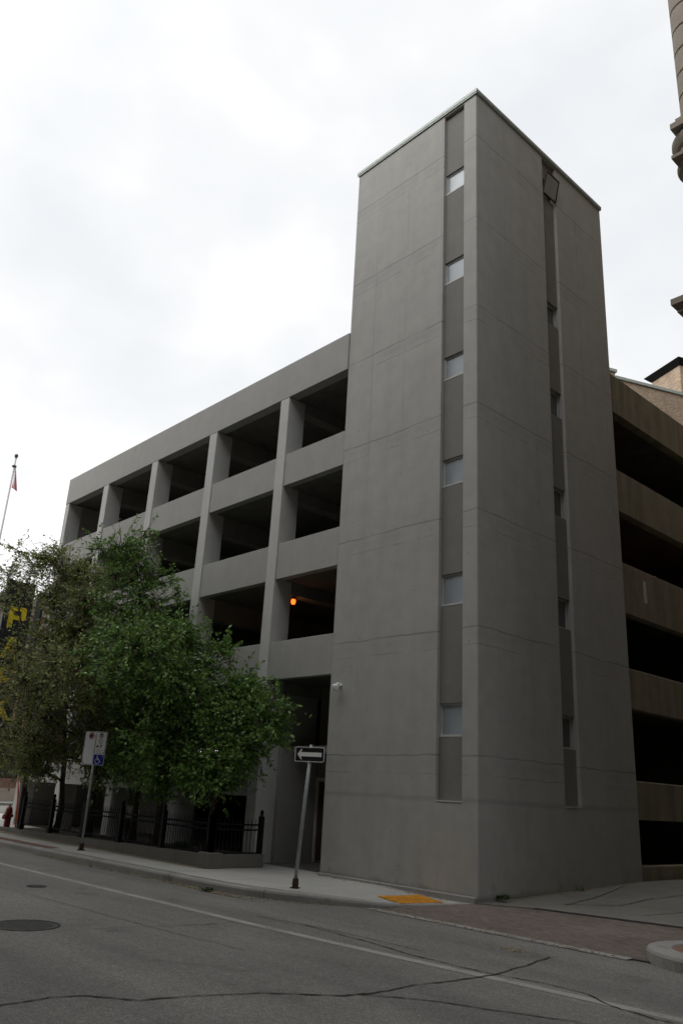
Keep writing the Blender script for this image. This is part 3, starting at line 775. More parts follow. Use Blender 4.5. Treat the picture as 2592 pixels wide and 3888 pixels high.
# parking sign
S = empty('parking_sign', (-11.16, -2.8, 0), R(35), 'grey post carrying paired white parking regulation signs with a blue wheelchair panel', 'road sign')
mb = MB(); mb.tube([(0, 0, .1), (0, 0, 1.5), (0.0, 0, 3.05)], .036, 14); mb.build('post', M_GALV, S, True)
mb = MB(); mb.box(-.08, .08, -.08, .08, -.003, .02); mb.lathe([(.065, .02), (.068, .10), (.06, .17), (.05, .18)], 0.004, 0, 12); mb.build('base_socket', M_RUST, S)
X0, X1, Z0, Z1 = -.355, .315, 2.19, 3.09
YF = -.046
mb = MB(); mb.plate(rrect(X0, X1, Z0, Z1, .03), YF-.004, YF+.002); sp = mb.build('sign_panel', M_SIGNG, S)
y1 = YF-.0042
def outline(mb, x0, x1, z0, z1, r, w_):
    a = rrect(x0, x1, z0, z1, r); b = rrect(x0+w_, x1-w_, z0+w_, z1-w_, max(.004, r-w_))
    for i in range(len(a)):
        j = (i+1) % len(a); mb.plate([a[i], a[j], b[j], b[i]], y1-.0015, y1)
xm = -.015
ink = MB(); outline(ink, X0+.014, xm-.008, Z0+.014, Z1-.014, .03, .008); outline(ink, xm+.008, X1-.014, Z0+.305, Z1-.014, .03, .008)
# arrows
ink.plate([(X0+.03, Z0+.06), (X0+.065, Z0+.032), (X0+.065, Z0+.088)], y1-.0015, y1)
ink.plate([(X1-.03, Z0+.345), (X1-.062, Z0+.37), (X1-.062, Z0+.32)], y1-.0015, y1)
c1 = ((X0+xm)/2+.03, Z1-.12); disc(ink, c1[0]-.008, c1[1], .052, y1)
# tow truck pictogram and hand
zt = Z0+.515; xx = xm+.075
ink.plate([(xx-.035, zt-.03), (xx+.03, zt-.03), (xx+.055, zt+.02), (xx+.03, zt+.02), (xx+.0, zt+.005), (xx-.035, zt-.005)], y1-.0015, y1)
disc(ink, xx-.015, zt-.033, .012, y1-.0002, .0015, 10); disc(ink, xx+.03, zt-.033, .012, y1-.0002, .0015, 10)
ink.plate([(xx+.10, zt-.04), (xx+.125, zt-.04), (xx+.135, zt+.035), (xx+.10, zt+.035), (xx+.085, zt+.01)], y1-.0015, y1)
ink.build('ink_marks', M_INK, sp)
rd = MB(); ring(rd, c1[0], c1[1], .068, .088, y1-.0016); bar(rd, (c1[0]-.05, c1[1]-.05), (c1[0]+.05, c1[1]+.05), .016, y1-.0032)
rd.build('prohibition_ring', M_RED, sp); rd = MB()
c2 = ((X1+xm)/2, Z1-.105); ring(rd, c2[0], c2[1], .052, .066, y1-.0016); bar(rd, (c2[0]-.04, c2[1]+.04), (c2[0]+.04, c2[1]-.04), .013, y1-.0042)
rd.build('prohibition_ring', M_RED, sp)
text_mesh('P', .105, 'letter', M_INK, sp, (c2[0], y1-.001, c2[1]), .004, .0012)
gr = MB(); c3 = ((X1+xm)/2-.012, Z1-.26); ring(gr, c3[0], c3[1], .053, .064, y1-.0016); gr.build('green_ring', M_GREEN, sp)
def chair(mb, x, z, s, y):
    disc(mb, x-.02*s, z+.42*s, .06*s, y)
    bar(mb, (x-.02*s, z+.34*s), (x, z+.02*s), .075*s, y); bar(mb, (x-.03*s, z+.17*s), (x+.20*s, z+.17*s), .05*s, y-.0003)
    bar(mb, (x-.03*s, z+.03*s), (x+.26*s, z+.03*s), .06*s, y-.0006); bar(mb, (x+.24*s, z+.04*s), (x+.36*s, z-.26*s), .06*s, y-.0009)
    bar(mb, (x+.33*s, z-.25*s), (x+.46*s, z-.20*s), .05*s, y-.0003)
    ring(mb, x+.04*s, z-.11*s, .245*s, .295*s, y-.0002, 24, 120, 350)
g2 = MB(); chair(g2, c3[0]-.006, c3[1], .085, y1-.0001); g2.build('wheelchair_symbol', M_GREEN, sp)
text_mesh('2 h', .04, 'letter', M_INK, sp, (c3[0]-.0, y1-.001, Z0+.455), 0, .001)
text_mesh('09:00 - 17:30', .036, 'letter', M_INK, sp, ((xm+X1)/2-.002, y1-.001, Z0+.405), 0, .001, .95)
text_mesh('MON-SAT', .034, 'letter', M_INK, sp, ((xm+X1)/2-.03, y1-.001, Z0+.352), 0, .001)
bl = MB(); bl.plate(rrect(xm+.006, X1-.012, Z0+.012, Z0+.285, .03), y1-.0015, y1); bp = bl.build('blue_panel', M_BLUE, sp)
wh = MB(); chair(wh, xm+.125, Z0+.14, .25, y1-.0016); wh.build('wheelchair_symbol', M_SIGNW, bp); wh = MB(); wh.plate([(X1-.03, Z0+.24), (X1-.068, Z0+.262), (X1-.06, Z0+.24), (X1-.068, Z0+.215)], y1-.003, y1-.0016); wh.build('arrow', M_SIGNW, bp)

# blade PARK sign on the far end of the garage
S = empty('park_sign', (-23.75, -.98, 3.0), R(90), 'tall black blade sign with yellow letters PARK beyond the trees at left', 'sign')
mb = MB(); mb.bevbox(-.60, .58, 0, .30, 0, 6.72, .02); cab = mb.build('cabinet', M_SIGNB, S)
for ch_, z in zip('PARK', (5.16, 3.86, 2.62, 1.38)):
    mb = MB(); t_ = .21; w2, h2 = .37, .46
    def rc(a, b, c, d): mb.plate([(a, z+c), (b, z+c), (b, z+d), (a, z+d)], -.02, .002)
    if ch_ in 'PR':
        rc(-w2, -w2+t_, -h2, h2); rc(-w2+t_, w2-.07, h2-t_*.85, h2); rc(-w2+t_, w2-.07, -.10, -.10+t_*.85); mb.plate([(w2-t_, z-.10+t_*.85), (w2-.07, z-.10+t_*.0), (w2, z-.03), (w2, z+h2-.07), (w2-.07, z+h2), (w2-t_, z+h2-t_*.85)], -.0205, .002)
        if ch_ == 'R': mb.plate([(-.02, z-.102), (w2-.13, z-h2), (w2+.06, z-h2), (.20, z-.102)], -.0205, .002)
    elif ch_ == 'A':
        mb.plate([(-w2-.05, z-h2), (-w2+.15, z-h2), (.0, z+h2-.28), (.0, z+h2), (-.10, z+h2)], -.02, .002); mb.plate([(w2-.15, z-h2), (w2+.05, z-h2), (.10, z+h2), (.001, z+h2), (.001, z+h2-.28)], -.02, .002); rc(-.18, .18, -.22, -.05)
    else:
        rc(-w2, -w2+t_, -h2, h2); mb.plate([(-w2+t_, z-.10), (-w2+t_, z+.14), (w2-.14, z+h2), (w2+.08, z+h2)], -.02, .002); mb.plate([(-.12, z+.05), (.06, z+.18), (w2+.10, z-h2), (w2-.16, z-h2)], -.021, .002)
    mb.build('letter', M_YEL, cab)
mb = MB()
for z in (.8, 4.55, 6.2): mb.box(.58, 1.02, .11, .19, z, z+.08)
mb.box(.98, 1.06, .05, .72, .4, 6.5); mb.build('bracket', M_DARK, S)

# ------------------------------------------------------------------ hydrant with marker
Hy = empty('fire_hydrant', (-19.75, -1.45, 0), R(20), 'dark red fire hydrant on the sidewalk beyond the fence', 'hydrant')
mb = MB(); mb.lathe([(.17, 0), (.17, .04), (.12, .05), (.11, .10), (.115, .52), (.135, .53), (.135, .57), (.125, .58), (.11, .68), (.06, .75), (.03, .77), (.03, .81), (.01, .81)], 0, 0, 18); mb.build('barrel', M_HYD, Hy, False)
for sx in (-1, 1):
    mb = MB(); mb.tube([(0, 0, .45), (sx*.15, 0, .45), (sx*.15, 0, .45), (sx*.19, 0, .45)], [.05, .05, .065, .06], 10); mb.build('nozzle', M_HYD, Hy)
mb = MB(); mb.tube([(0, 0, .40), (0, -.17, .40), (0, -.17, .40), (0, -.21, .40)], [.06, .06, .08, .075], 10); mb.build('pumper_nozzle', M_HYD, Hy)
Mk = empty('hydrant_marker', (-19.45, -1.25, 0), 0, 'leaning bright orange marker rod beside the red hydrant', 'marker')
mb = MB(); mb.tube([(0, 0, 0), (-.10, 0, .6), (-.30, 0, 1.25), (-.52, 0, 1.75)], [.03, .03, .028, .022], 8); mb.build('rod', M_ORANGE, Mk)
mb = MB(); mb.box(-.05, .05, -.05, .05, 0, .06); mb.build('clamp', M_GALV, Mk)

# ------------------------------------------------------------------ flagpole
Fp = empty('flagpole', (-45.0, 4.7, 0), R(45), 'tall slim flagpole with a limp red and white flag above the trees', 'flagpole')
mb = MB(); mb.tube([(0, 0, 0), (0, 0, 12), (0, 0, 23.3)], [.13, .09, .06], 10); mb.build('pole', M_POLE, Fp, True)
mb = MB(); mb.lathe([(.02, 23.3), (.05, 23.32), (.11, 23.42), (.13, 23.52), (.11, 23.62), (.02, 23.66)], 0, 0, 14); mb.build('finial', M_LAMPM, Fp, True)
mb = MB(); mb.lathe([(.06, 22.6), (.16, 22.66), (.16, 22.74), (.06, 22.8)], 0, 0, 12); mb.build('truck_collar', M_LAMPM, Fp)
def fold(x_of, nz, nu, z0, z1, mat, name):
    mb = MB()
    for k in range(nz+1):
        for i in range(nu+1):
            x, y, z = x_of(i/nu, k/nz); mb.v.append((x, y, z))
    for k in range(nz):
        for i in range(nu): a = k*(nu+1)+i; mb.f.append((a, a+1, a+nu+2, a+nu+1))
    o = mb.build(name, mat, Fp, True); md = o.modifiers.new('t', 'SOLIDIFY'); md.thickness = .01
def fl(u0, u1):
    def f(u, v):
        uu = u0+(u1-u0)*u
        z = 22.6-1.5*v-.35*uu*v; wdt = .08+.50*v**1.2
        return (.07+wdt*uu, .18*math.sin(uu*9+v*2)*v, z)
    return f
fold(fl(0, .35), 12, 6, 0, 0, M_FLAGR, 'flag_band'); fold(fl(.35, .62), 12, 6, 0, 0, M_FLAGW, 'flag_field'); fold(fl(.62, 1.0), 12, 8, 0, 0, M_FLAGR, 'flag_band')

# ------------------------------------------------------------------ neighbouring buildings
def windows_on(root, org, ud, nd, cells, fm, gm, dep=.25):
    ud, nd, org = Vector(ud), Vector(nd), Vector(org)
    for (u0, u1, v0, v1) in cells:
        def bx(mb, a, b, c, d, e, f):   # u, depth, v
            P_ = []
            for (u, dd, v) in ((a,c,e),(b,c,e),(b,d,e),(a,d,e),(a,c,f),(b,c,f),(b,d,f),(a,d,f)):
                q = org+ud*u-nd*dd; P_.append((q.x, q.y, q.z+v))
            mb.add(P_, [(0,3,2,1),(4,5,6,7),(0,1,5,4),(1,2,6,5),(2,3,7,6),(3,0,4,7)])
        t = .07; mb = MB(); g = .004
        bx(mb, u0+g, u0+t, dep-.08, dep-.01, v0+g, v1-g); bx(mb, u1-t, u1-g, dep-.08, dep-.01, v0+g, v1-g)
        bx(mb, u0+t, u1-t, dep-.08, dep-.01, v0+g, v0+t); bx(mb, u0+t, u1-t, dep-.08, dep-.01, v1-t, v1-g); vm = (v0+v1)/2
        bx(mb, u0+t, u1-t, dep-.08, dep-.01, vm-.03, vm+.03)
        mb.world(root); f = mb.build('window', fm, root, recalc=True)
        mb = MB(); bx(mb, u0+t, u1-t, dep-.04, dep-.02, v0+t, vm-.03); bx(mb, u0+t, u1-t, dep-.04, dep-.02, vm+.03, v1-t)
        mb.world(root); mb.build('pane', gm, f, recalc=True)
def facade(mb, org, ud, nd, us, vs_, cells, dep=.25):
    uu = sorted(set(us+[c for q in cells for c in q[:2]])); vv = sorted(set(vs_+[c for q in cells for c in q[2:]]))
    mb.relief(org, ud, nd, uu, vv, lambda u, v: dep if any(a < u < b and c < v < d for a, b, c, d in cells) else 0)

# tall stone corner building across the alley
B = empty('stone_building', (5.45, .12, 0), 0, 'tall pale stone office building with moulded cornices at right edge', 'building')
HB = 34
mb = MB(); cells = [(1.9+3.2*i, 3.3+3.2*i, z, z+2.2) for i in range(15) for z in (.9, 4.6, 8.0, 12.2, 16.6, 20.4, 24.2, 28.0)]
facade(mb, (5.45,.12,0), (1,0,0), (0,-1,0), [0, 52], [-.1, HB], cells)
cells2 = [(2.6+4.2*i, 3.9+4.2*i, z, z+2.0) for i in range(13) for z in (4.6, 8.0, 12.2, 16.6, 20.4, 24.2, 28.0)]
facade(mb, (5.45,.12,0), (0,1,0), (-1,0,0), [0, 60], [-.1, HB], cells2)
mb.add([(57.45,.12,-.1),(57.45,60.12,-.1),(57.45,60.12,HB),(57.45,.12,HB)], [(0,1,2,3)]); mb.add([(5.45,60.12,-.1),(57.45,60.12,-.1),(57.45,60.12,HB),(5.45,60.12,HB)], [(0,3,2,1)]); mb.add([(5.45,.12,HB),(57.45,.12,HB),(57.45,60.12,HB),(5.45,60.12,HB)], [(0,1,2,3)])
mb.world(B).build('wall', M_STONE, B)
windows_on(B, (5.45,.12,0), (1,0,0), (0,-1,0), cells[:40], M_DARK, M_GLASS)
mb = MB(); prof = []
z = 15.1
while z < 33:
    prof += [(.385, z), (.41, z+.03), (.41, z+.58), (.385, z+.61)]; z += .615
mb.lathe(prof, 5.66, .42, 24); mb.world(B).build('corner_column', M_STONE2, B)
def ledge(mb, x0, y0, z0, z1):   # L-shaped band round the corner, projecting to x0,y0
    mb.prism([(x0, y0), (58, y0), (58, .117), (5.447, .117), (5.447, 61), (x0, 61)], z0, z1)
c_ = MB()
for (px, py, a, b) in ((5.06,-.62,10.86,10.99),(5.10,-.57,10.80,10.86),(5.13,-.53,10.72,10.80),(5.18,-.46,10.64,10.72),(5.22,-.40,10.30,10.64),(5.30,-.28,10.20,10.30),(5.38,-.12,10.05,10.20)): ledge(c_, px, py, a, b)
c_.world(B).build('lower_cornice', M_STONE2, B)
c_ = MB(); c_.lathe([(.40,14.05),(.46,14.12),(.50,14.20),(.50,14.36),(.57,14.40),(.60,14.46),(.60,14.50),(.545,14.54),(.545,14.86),(.60,14.90),(.64,14.98),(.66,15.05),(.66,15.12),(.60,15.16),(.50,15.2)], 5.68, .40, 36)
c_.world(B).build('corner_corbel', M_STONE2, B)
c_ = MB()
for (px, py, a, b) in ((5.24,-.34,14.42,14.50),(5.36,-.20,14.28,14.42),(5.26,-.30,15.20,15.34),(5.34,-.2,15.34,15.5)): ledge(c_, px, py, a, b)
c_.world(B).build('upper_cornice', M_STONE2, B)

# buff brick building behind the garage
BB = empty('brick_building', (-11.6, 28.4, 0), R(67), 'buff brick building with dark capped chimney rising behind the car park ramp', 'building')
mb = MB(); mb.box(-8, 26, 0, 14, 0, 27.55); mb.box(-8, 0.5, -.003, 14.003, 27.55, 28.0); mb.build('wall', M_BRICK, BB)
mb = MB(); mb.box(.5, 26.1, -.10, .35, 27.55, 27.75); mb.box(-8.1, .6, -.10, .35, 28.0, 28.2); mb.build('coping', M_FLASH, BB)
mb = MB(); mb.box(-7, -1.4, .5, 6, 28.9, 29.15); mb.box(-6.6, -1.9, .9, 5.6, 28.2, 28.9); mb.build('roof_house', M_DARK, BB)
cp = MB(); cp.box(7.9, 10.8, 2.2, 5.0, 27.55, 31.5); chm = cp.build('chimney', M_BRICK, BB)
cp = MB(); cp.add([(7.85,2.15,31.5),(10.85,2.15,31.5),(10.85,5.05,31.5),(7.85,5.05,31.5),(7.5,1.8,31.9),(11.2,1.8,31.9),(11.2,5.4,31.9),(7.5,5.4,31.9)], [(0,3,2,1),(4,5,6,7),(0,1,5,4),(1,2,6,5),(2,3,7,6),(3,0,4,7)]); cp.build('chimney_cap', M_DARK, chm)
wg = MB(); facade(wg, (7.2,-5.0,0), (1,0,0), (0,-1,0), [0, 12], [0, 25.5], [(1.6, 3.0, 20.6, 23.0), (4.6, 6.0, 20.6, 23.0)])
facade(wg, (7.2,-5.0,0), (0,1,0), (-1,0,0), [0, 5.0], [0, 25.5], [(1.2, 2.6, 20.6, 23.0)])
wg.add([(7.2,-5,25.5),(19.2,-5,25.5),(19.2,0,25.5),(7.2,0,25.5)], [(0,1,2,3)]); wg.build('wing', M_BRICK, BB)
mb = MB(); mb.box(7.05, 19.2, -5.15, -4.8, 25.5, 25.75); mb.box(7.05, 7.4, -4.8, -.11, 25.5, 25.75); mb.build('wing_coping', M_DARK, BB)
mb = MB(); mb.box(7.2+.20, 7.2+.24, -3.8, -2.4, 20.6, 23.0); mb.build('window_pane', M_GLASS, BB)

# beige and red buildings across the cross street at left
LB = empty('beige_building', (-58, 5, 0), R(0), 'beige stone building with a cornice at the far left behind trees', 'building')
cells = [(1.2+3*i, 2.6+3*i, z, z+2) for i in range(6) for z in (5.2, 9.0, 12.4)]
mb = MB(); facade(mb, (-58,5,0), (0,1,0), (1,0,0), [0, 20], [-.1, 15.6], cells)
mb.add([(-58,5,-.1),(-78,5,-.1),(-78,5,15.6),(-58,5,15.6)], [(0,1,2,3)]); mb.add([(-58,5,15.6),(-58,25,15.6),(-78,25,15.6),(-78,5,15.6)], [(0,1,2,3)])
mb.world(LB).build('wall', M_BEIGE, LB)
mb = MB(); mb.box(-78, -57.4, 4.4, 25, 15.6, 16.2); mb.box(-78, -57.7, 4.7, 25, 14.9, 15.6); mb.world(LB).build('cornice', M_STONE2, LB)
windows_on(LB, (-58,5,0), (0,1,0), (1,0,0), cells, M_DARK, M_GLASS)
RB = empty('red_building', (-51.5, 3, 0), R(0), 'low red brick building with pale stone base at far left', 'building')
cells = [(1.0+3*i, 2.6+3*i, 1.6, 3.6) for i in range(6)]
mb = MB(); facade(mb, (-51.5,3,0), (0,1,0), (1,0,0), [0, 18.4], [.9, 7.6], cells)
mb.add([(-51.5,21.4,.9),(-57.2,21.4,.9),(-57.2,21.4,7.6),(-51.5,21.4,7.6)], [(0,1,2,3)]); mb.add([(-51.5,3,7.6),(-51.5,21.4,7.6),(-57.2,21.4,7.6),(-57.2,3,7.6)], [(0,1,2,3)])
mb.world(RB).build('wall', M_REDBR, RB)
MB().box(-57.2, -51.4, 2.99, 21.41, -.1, .9).world(RB).build('stone_base', M_STONE2, RB)
mb = MB(); mb.add([(-51.5,3,.9),(-57.2,3,.9),(-57.2,3,7.6),(-51.5,3,7.6)], [(0,1,2,3)]); mb.world(RB).build('side_wall', M_REDBR, RB)
windows_on(RB, (-51.5,3,0), (0,1,0), (1,0,0), cells, M_DARK, M_GLASS)

# building across the street, behind the camera
OB = empty('opposite_building', (4, -18.1, 0), 0, 'brown brick commercial block across the street facing the car park', 'building')
HO = 30; cells = [(2+4*i, 3.8+4*i, z, z+2.1) for i in range(24) for z in (1.0, 5.0, 8.6, 12.2, 15.8, 19.4, 23.0, 26.4)]
mb = MB(); facade(mb, (-30,-18.1,0), (1,0,0), (0,1,0), [0, 100], [-.1, HO], cells)
mb.add([(-30,-18.1,-.1),(-30,-32,-.1),(-30,-32,HO),(-30,-18.1,HO)], [(0,1,2,3)]); mb.add([(70,-18.1,-.1),(70,-32,-.1),(70,-32,HO),(70,-18.1,HO)], [(0,3,2,1)]); mb.add([(-30,-32,HO),(70,-32,HO),(70,-18.1,HO),(-30,-18.1,HO)], [(0,1,2,3)])
mb.world(OB).build('wall', M_OPP, OB)
mb = MB(); mb.box(-30.3, 70.3, -18.4, -17.6, HO, HO+.6); mb.world(OB).build('cornice', M_STONE2, OB)
mb = MB()
for (a, b, c, d) in cells: mb.box(-30+a, -30+b, -18.34, -18.30, c, d)
mb.world(OB).build('window_panes', M_GLASS, OB)

# ------------------------------------------------------------------ parked car and notice
def car(name, loc, rz, mat, label):
    c = empty(name, loc, rz, label, 'car')
    prof = [(-2.2,.35),(-2.25,.62),(-2.1,.86),(-1.25,.93),(-.55,1.40),(.75,1.43),(1.55,.98),(2.15,.92),(2.22,.55),(2.15,.32)]
    bm = bmesh.new(); W = .86; rows = []
    for y, ins in ((-W, .06), (-W*.93, 0), (W*.93, 0), (W, .06)):
        rows.append([bm.verts.new((x*(1-ins*.25), y*(.80 if z > 1.2 else 1), z-(ins*.4 if z > .8 else 0))) for x, z in prof])
    n = len(prof)
    for a, b in zip(rows[:-1], rows[1:]):
        for i in range(n): bm.faces.new((a[i], a[(i+1)%n], b[(i+1)%n], b[i]))
    bm.faces.new(rows[0]); bm.faces.new(list(reversed(rows[-1])))
    bmesh.ops.recalc_face_normals(bm, faces=bm.faces)
    bmesh.ops.bevel(bm, geom=bm.edges[:], offset=.03, segments=2, affect='EDGES')
    me = bpy.data.meshes.new('body'); bm.to_mesh(me); bm.free(); me.materials.append(mat)
    o = bpy.data.objects.new('body', me); COL.objects.link(o); o.parent = c
    for nm, pts in (('windscreen', [(1.46,1.02),(.80,1.38)]), ('rear_window', [(-.60,1.37),(-1.15,1.0)])):
        (xa, za), (xb, zb) = pts; k = MB(); e = .012 if nm == 'windscreen' else -.012
        k.add([(xa+e,-.70,za+.012),(xa+e,.70,za+.012),(xb+e,.60,zb+.012),(xb+e,-.60,zb+.012),(xa+2*e,-.70,za+.02),(xa+2*e,.70,za+.02),(xb+2*e,.60,zb+.02),(xb+2*e,-.60,zb+.02)],
              [(0,1,2,3),(7,6,5,4),(0,4,5,1),(1,5,6,2),(2,6,7,3),(3,7,4,0)])
        k.build(nm, M_GLASS, c, recalc=True)
    for s_ in (-1, 1):
        k = MB(); k.add([(-1.0,s_*.87,.98),(1.2,s_*.87,1.0),(.70,s_*.72,1.36),(-.5,s_*.72,1.34),(-1.0,s_*.80,.98),(1.2,s_*.80,1.0),(.70,s_*.66,1.36),(-.5,s_*.66,1.34)], [(0,1,2,3),(7,6,5,4),(0,4,5,1),(1,5,6,2),(2,6,7,3),(3,7,4,0)]); k.build('side_window', M_GLASS, c, recalc=True)
        k = MB(); k.box(2.17, 2.25, s_*.62-.16, s_*.62+.16, .66, .80); k.build('headlight', M_FRAME, c)
        for x in (-1.35, 1.40):
            k = MB(); k.tube([(x, s_*.66, .32), (x, s_*.88, .32)], .32, 20); wl = k.build('wheel', M_TYRE, c)
            k = MB(); k.tube([(x, s_*.87, .32), (x, s_*.895, .32)], .2, 14); k.build('rim', M_GALV, wl)
car('parked_car', (-19.8, 5.6, .006), R(-60), M_CARP2, 'parked silver car inside the ground deck behind the fence')
car('parked_car', (-13.2, 7.0, .006), R(-90), M_CARP, 'dark parked car deep in the ground deck behind the tree trunks')
NB = empty('notice_board', (-12.55, -.72, .1), R(40), 'small white paper notice on a dark stake behind the fence', 'notice')
mb = MB(); mb.box(-.02, .02, 0, .04, 0, 1.0); mb.build('stake', M_DARK, NB)
mb = MB(); mb.box(-.09, .09, -.012, -.002, .68, 1.03); mb.build('paper', M_PAPER, NB)

# ------------------------------------------------------------------ trees
TREES = {
'A' : ((-7.9, -1.0), [(-5.93, -1.07, 3.75, 0.8), (-6.59, -1.1, 3.07, 0.9), (-5.73, -0.87, 3.08, 0.7), (-7.29, -0.96, 4.44, 0.7), (-7.34, -1.61, 3.69, 0.9), (-6.86, -1.6, 2.61, 0.9), (-7.94, -1.6, 3.04, 0.9), (-6.89, -0.75, 2.5, 0.6), (-5.86, -0.6, 3.53, 0.4), (-7.22, -1.07, 2.0, 0.5), (-8.4, -1.39, 2.28, 0.7), (-6.61, -0.82, 4.37, 0.5), (-7.96, -1.09, 1.87, 0.45)]) ,
'B' : ((-10.3, -1.0), [(-9.79, -1.12, 5.83, 0.9), (-10.31, -1.6, 6.19, 0.8), (-9.78, -2.49, 5.24, 1.0), (-8.68, -1.01, 5.12, 0.9), (-9.06, -1.84, 4.55, 1.1), (-10.22, -2.06, 4.11, 1.0), (-10.02, -2.93, 4.59, 0.9), (-8.87, -1.54, 3.52, 1.0), (-9.89, -1.88, 3.04, 0.8), (-8.19, -0.81, 5.48, 0.5), (-11.05, -2.32, 5.63, 0.8), (-10.66, -1.21, 3.97, 0.9), (-8.95, -1.02, 4.29, 0.8), (-9.93, -1.35, 2.38, 0.7), (-10.32, -0.84, 3.01, 0.7)]) ,
'C' : ((-11.7, -1.0), [(-12.11, -1.74, 9.48, 0.5), (-11.98, -2.6, 8.72, 0.8), (-11.9, -1.99, 8.46, 0.8), (-11.91, -1.38, 8.1, 0.6), (-11.91, -2.68, 7.81, 0.8), (-11.86, -0.67, 8.03, 0.5), (-11.63, -1.92, 7.31, 0.8), (-11.39, -0.65, 7.57, 0.4), (-12.1, -2.6, 6.82, 0.9), (-11.43, -2.17, 6.42, 0.9), (-12.53, -3.06, 8.7, 0.5), (-11.85, -1.27, 7.12, 0.6), (-12.4, -2.32, 5.62, 0.8), (-11.89, -1.34, 3.75, 0.7), (-11.67, -1.99, 3.43, 0.7), (-11.3, -1.5, 4.6, 0.9), (-11.9, -1.6, 4.9, 0.9), (-12.4, -1.8, 4.2, 0.8)]) ,
'D' : ((-14.2, -1.1), [(-14.15, -2.14, 8.13, 0.9), (-14.0, -2.52, 7.22, 1.0), (-14.51, -2.43, 6.36, 1.0), (-13.76, -2.01, 6.21, 0.9), (-13.44, -2.28, 5.03, 1.0), (-13.72, -1.49, 4.33, 0.9), (-13.75, -2.23, 3.98, 1.0), (-14.35, -2.32, 3.19, 0.8), (-13.59, -1.66, 3.11, 0.8), (-14.88, -2.54, 8.46, 0.8), (-14.97, -2.25, 5.28, 0.9), (-14.75, -1.53, 7.29, 0.8), (-14.24, -2.09, 2.42, 0.6), (-13.2, -1.4, 3.6, 0.9), (-12.9, -1.7, 4.3, 0.9), (-13.0, -1.5, 2.9, 0.7)]) ,
'E' : ((-16.3, -1.2), [(-15.55, -2.71, 8.53, 0.9), (-15.37, -3.07, 7.52, 1.0), (-15.62, -2.89, 6.11, 1.0), (-15.31, -2.42, 5.0, 1.0), (-15.86, -2.68, 4.72, 1.0), (-15.17, -2.6, 3.58, 1.0), (-15.77, -2.47, 6.93, 0.9), (-15.49, -2.83, 2.89, 0.9), (-15.76, -1.95, 2.69, 0.8), (-16.02, -2.8, 9.25, 0.6), (-16.22, -2.24, 2.13, 0.6), (-15.93, -3.38, 8.91, 0.7)]) ,
'F' : ((-18.2, -1.6), [(-17.9, -3.6, 9.49, 0.7), (-17.3, -3.13, 8.88, 0.9), (-17.76, -3.78, 8.49, 0.9), (-17.43, -3.19, 5.93, 1.0), (-17.91, -3.03, 4.49, 1.0), (-17.2, -2.58, 4.22, 1.1), (-17.56, -2.67, 3.07, 0.9), (-17.65, -4.09, 7.47, 0.9), (-18.13, -3.63, 5.32, 1.0), (-17.55, -2.66, 5.41, 0.9), (-17.61, -2.81, 2.35, 0.7), (-17.85, -2.05, 2.4, 0.6)]) ,
}
TREES['G'] = ((-26.0, -2.2), [(-25.6,-3.0,5.6,1.0),(-26.4,-2.0,6.4,1.0),(-25.2,-2.2,4.6,1.0),(-26.6,-3.4,4.9,1.0),(-25.0,-3.2,3.6,.9),(-26.3,-2.6,3.4,.9),(-24.9,-2.0,6.0,.9),(-27.2,-2.4,5.4,1.0),(-27.4,-3.2,4.0,.9),(-24.6,-1.6,3.2,.8),(-28.4,-2.2,4.6,1.0),(-28.2,-3.2,6.0,1.0),(-25.6,-1.2,7.2,.8)])
LOW = {'A': [(-7.5, -2.0, 2.2, .7), (-6.9, -1.9, 1.95, .6), (-8.3, -1.6, 1.9, .6), (-6.3, -1.6, 2.4, .6)], 'B': [(-9.6, -1.6, 1.9, .7), (-10.6, -1.5, 2.1, .7), (-8.9, -2.1, 2.25, .75), (-10.0, -1.9, 2.3, .8), (-9.4, -1.2, 2.6, .7)], 'C': [(-11.6, -1.3, 2.1, .7), (-12.6, -1.4, 2.2, .7), (-11.2, -1.8, 2.45, .8), (-12.2, -1.7, 2.5, .8), (-12.0, -1.2, 3.0, .8)], 'D': [(-13.6, -1.4, 2.1, .7), (-13.3, -1.9, 2.5, .75), (-14.7, -2.4, 2.6, .85)], 'E': [(-15.8, -2.9, 2.5, .8), (-16.6, -2.2, 2.6, .8)], 'F': [(-17.4, -3.2, 2.6, .8), (-18.6, -2.6, 3.0, .9), (-18.9, -2.2, 2.3, .7)]}
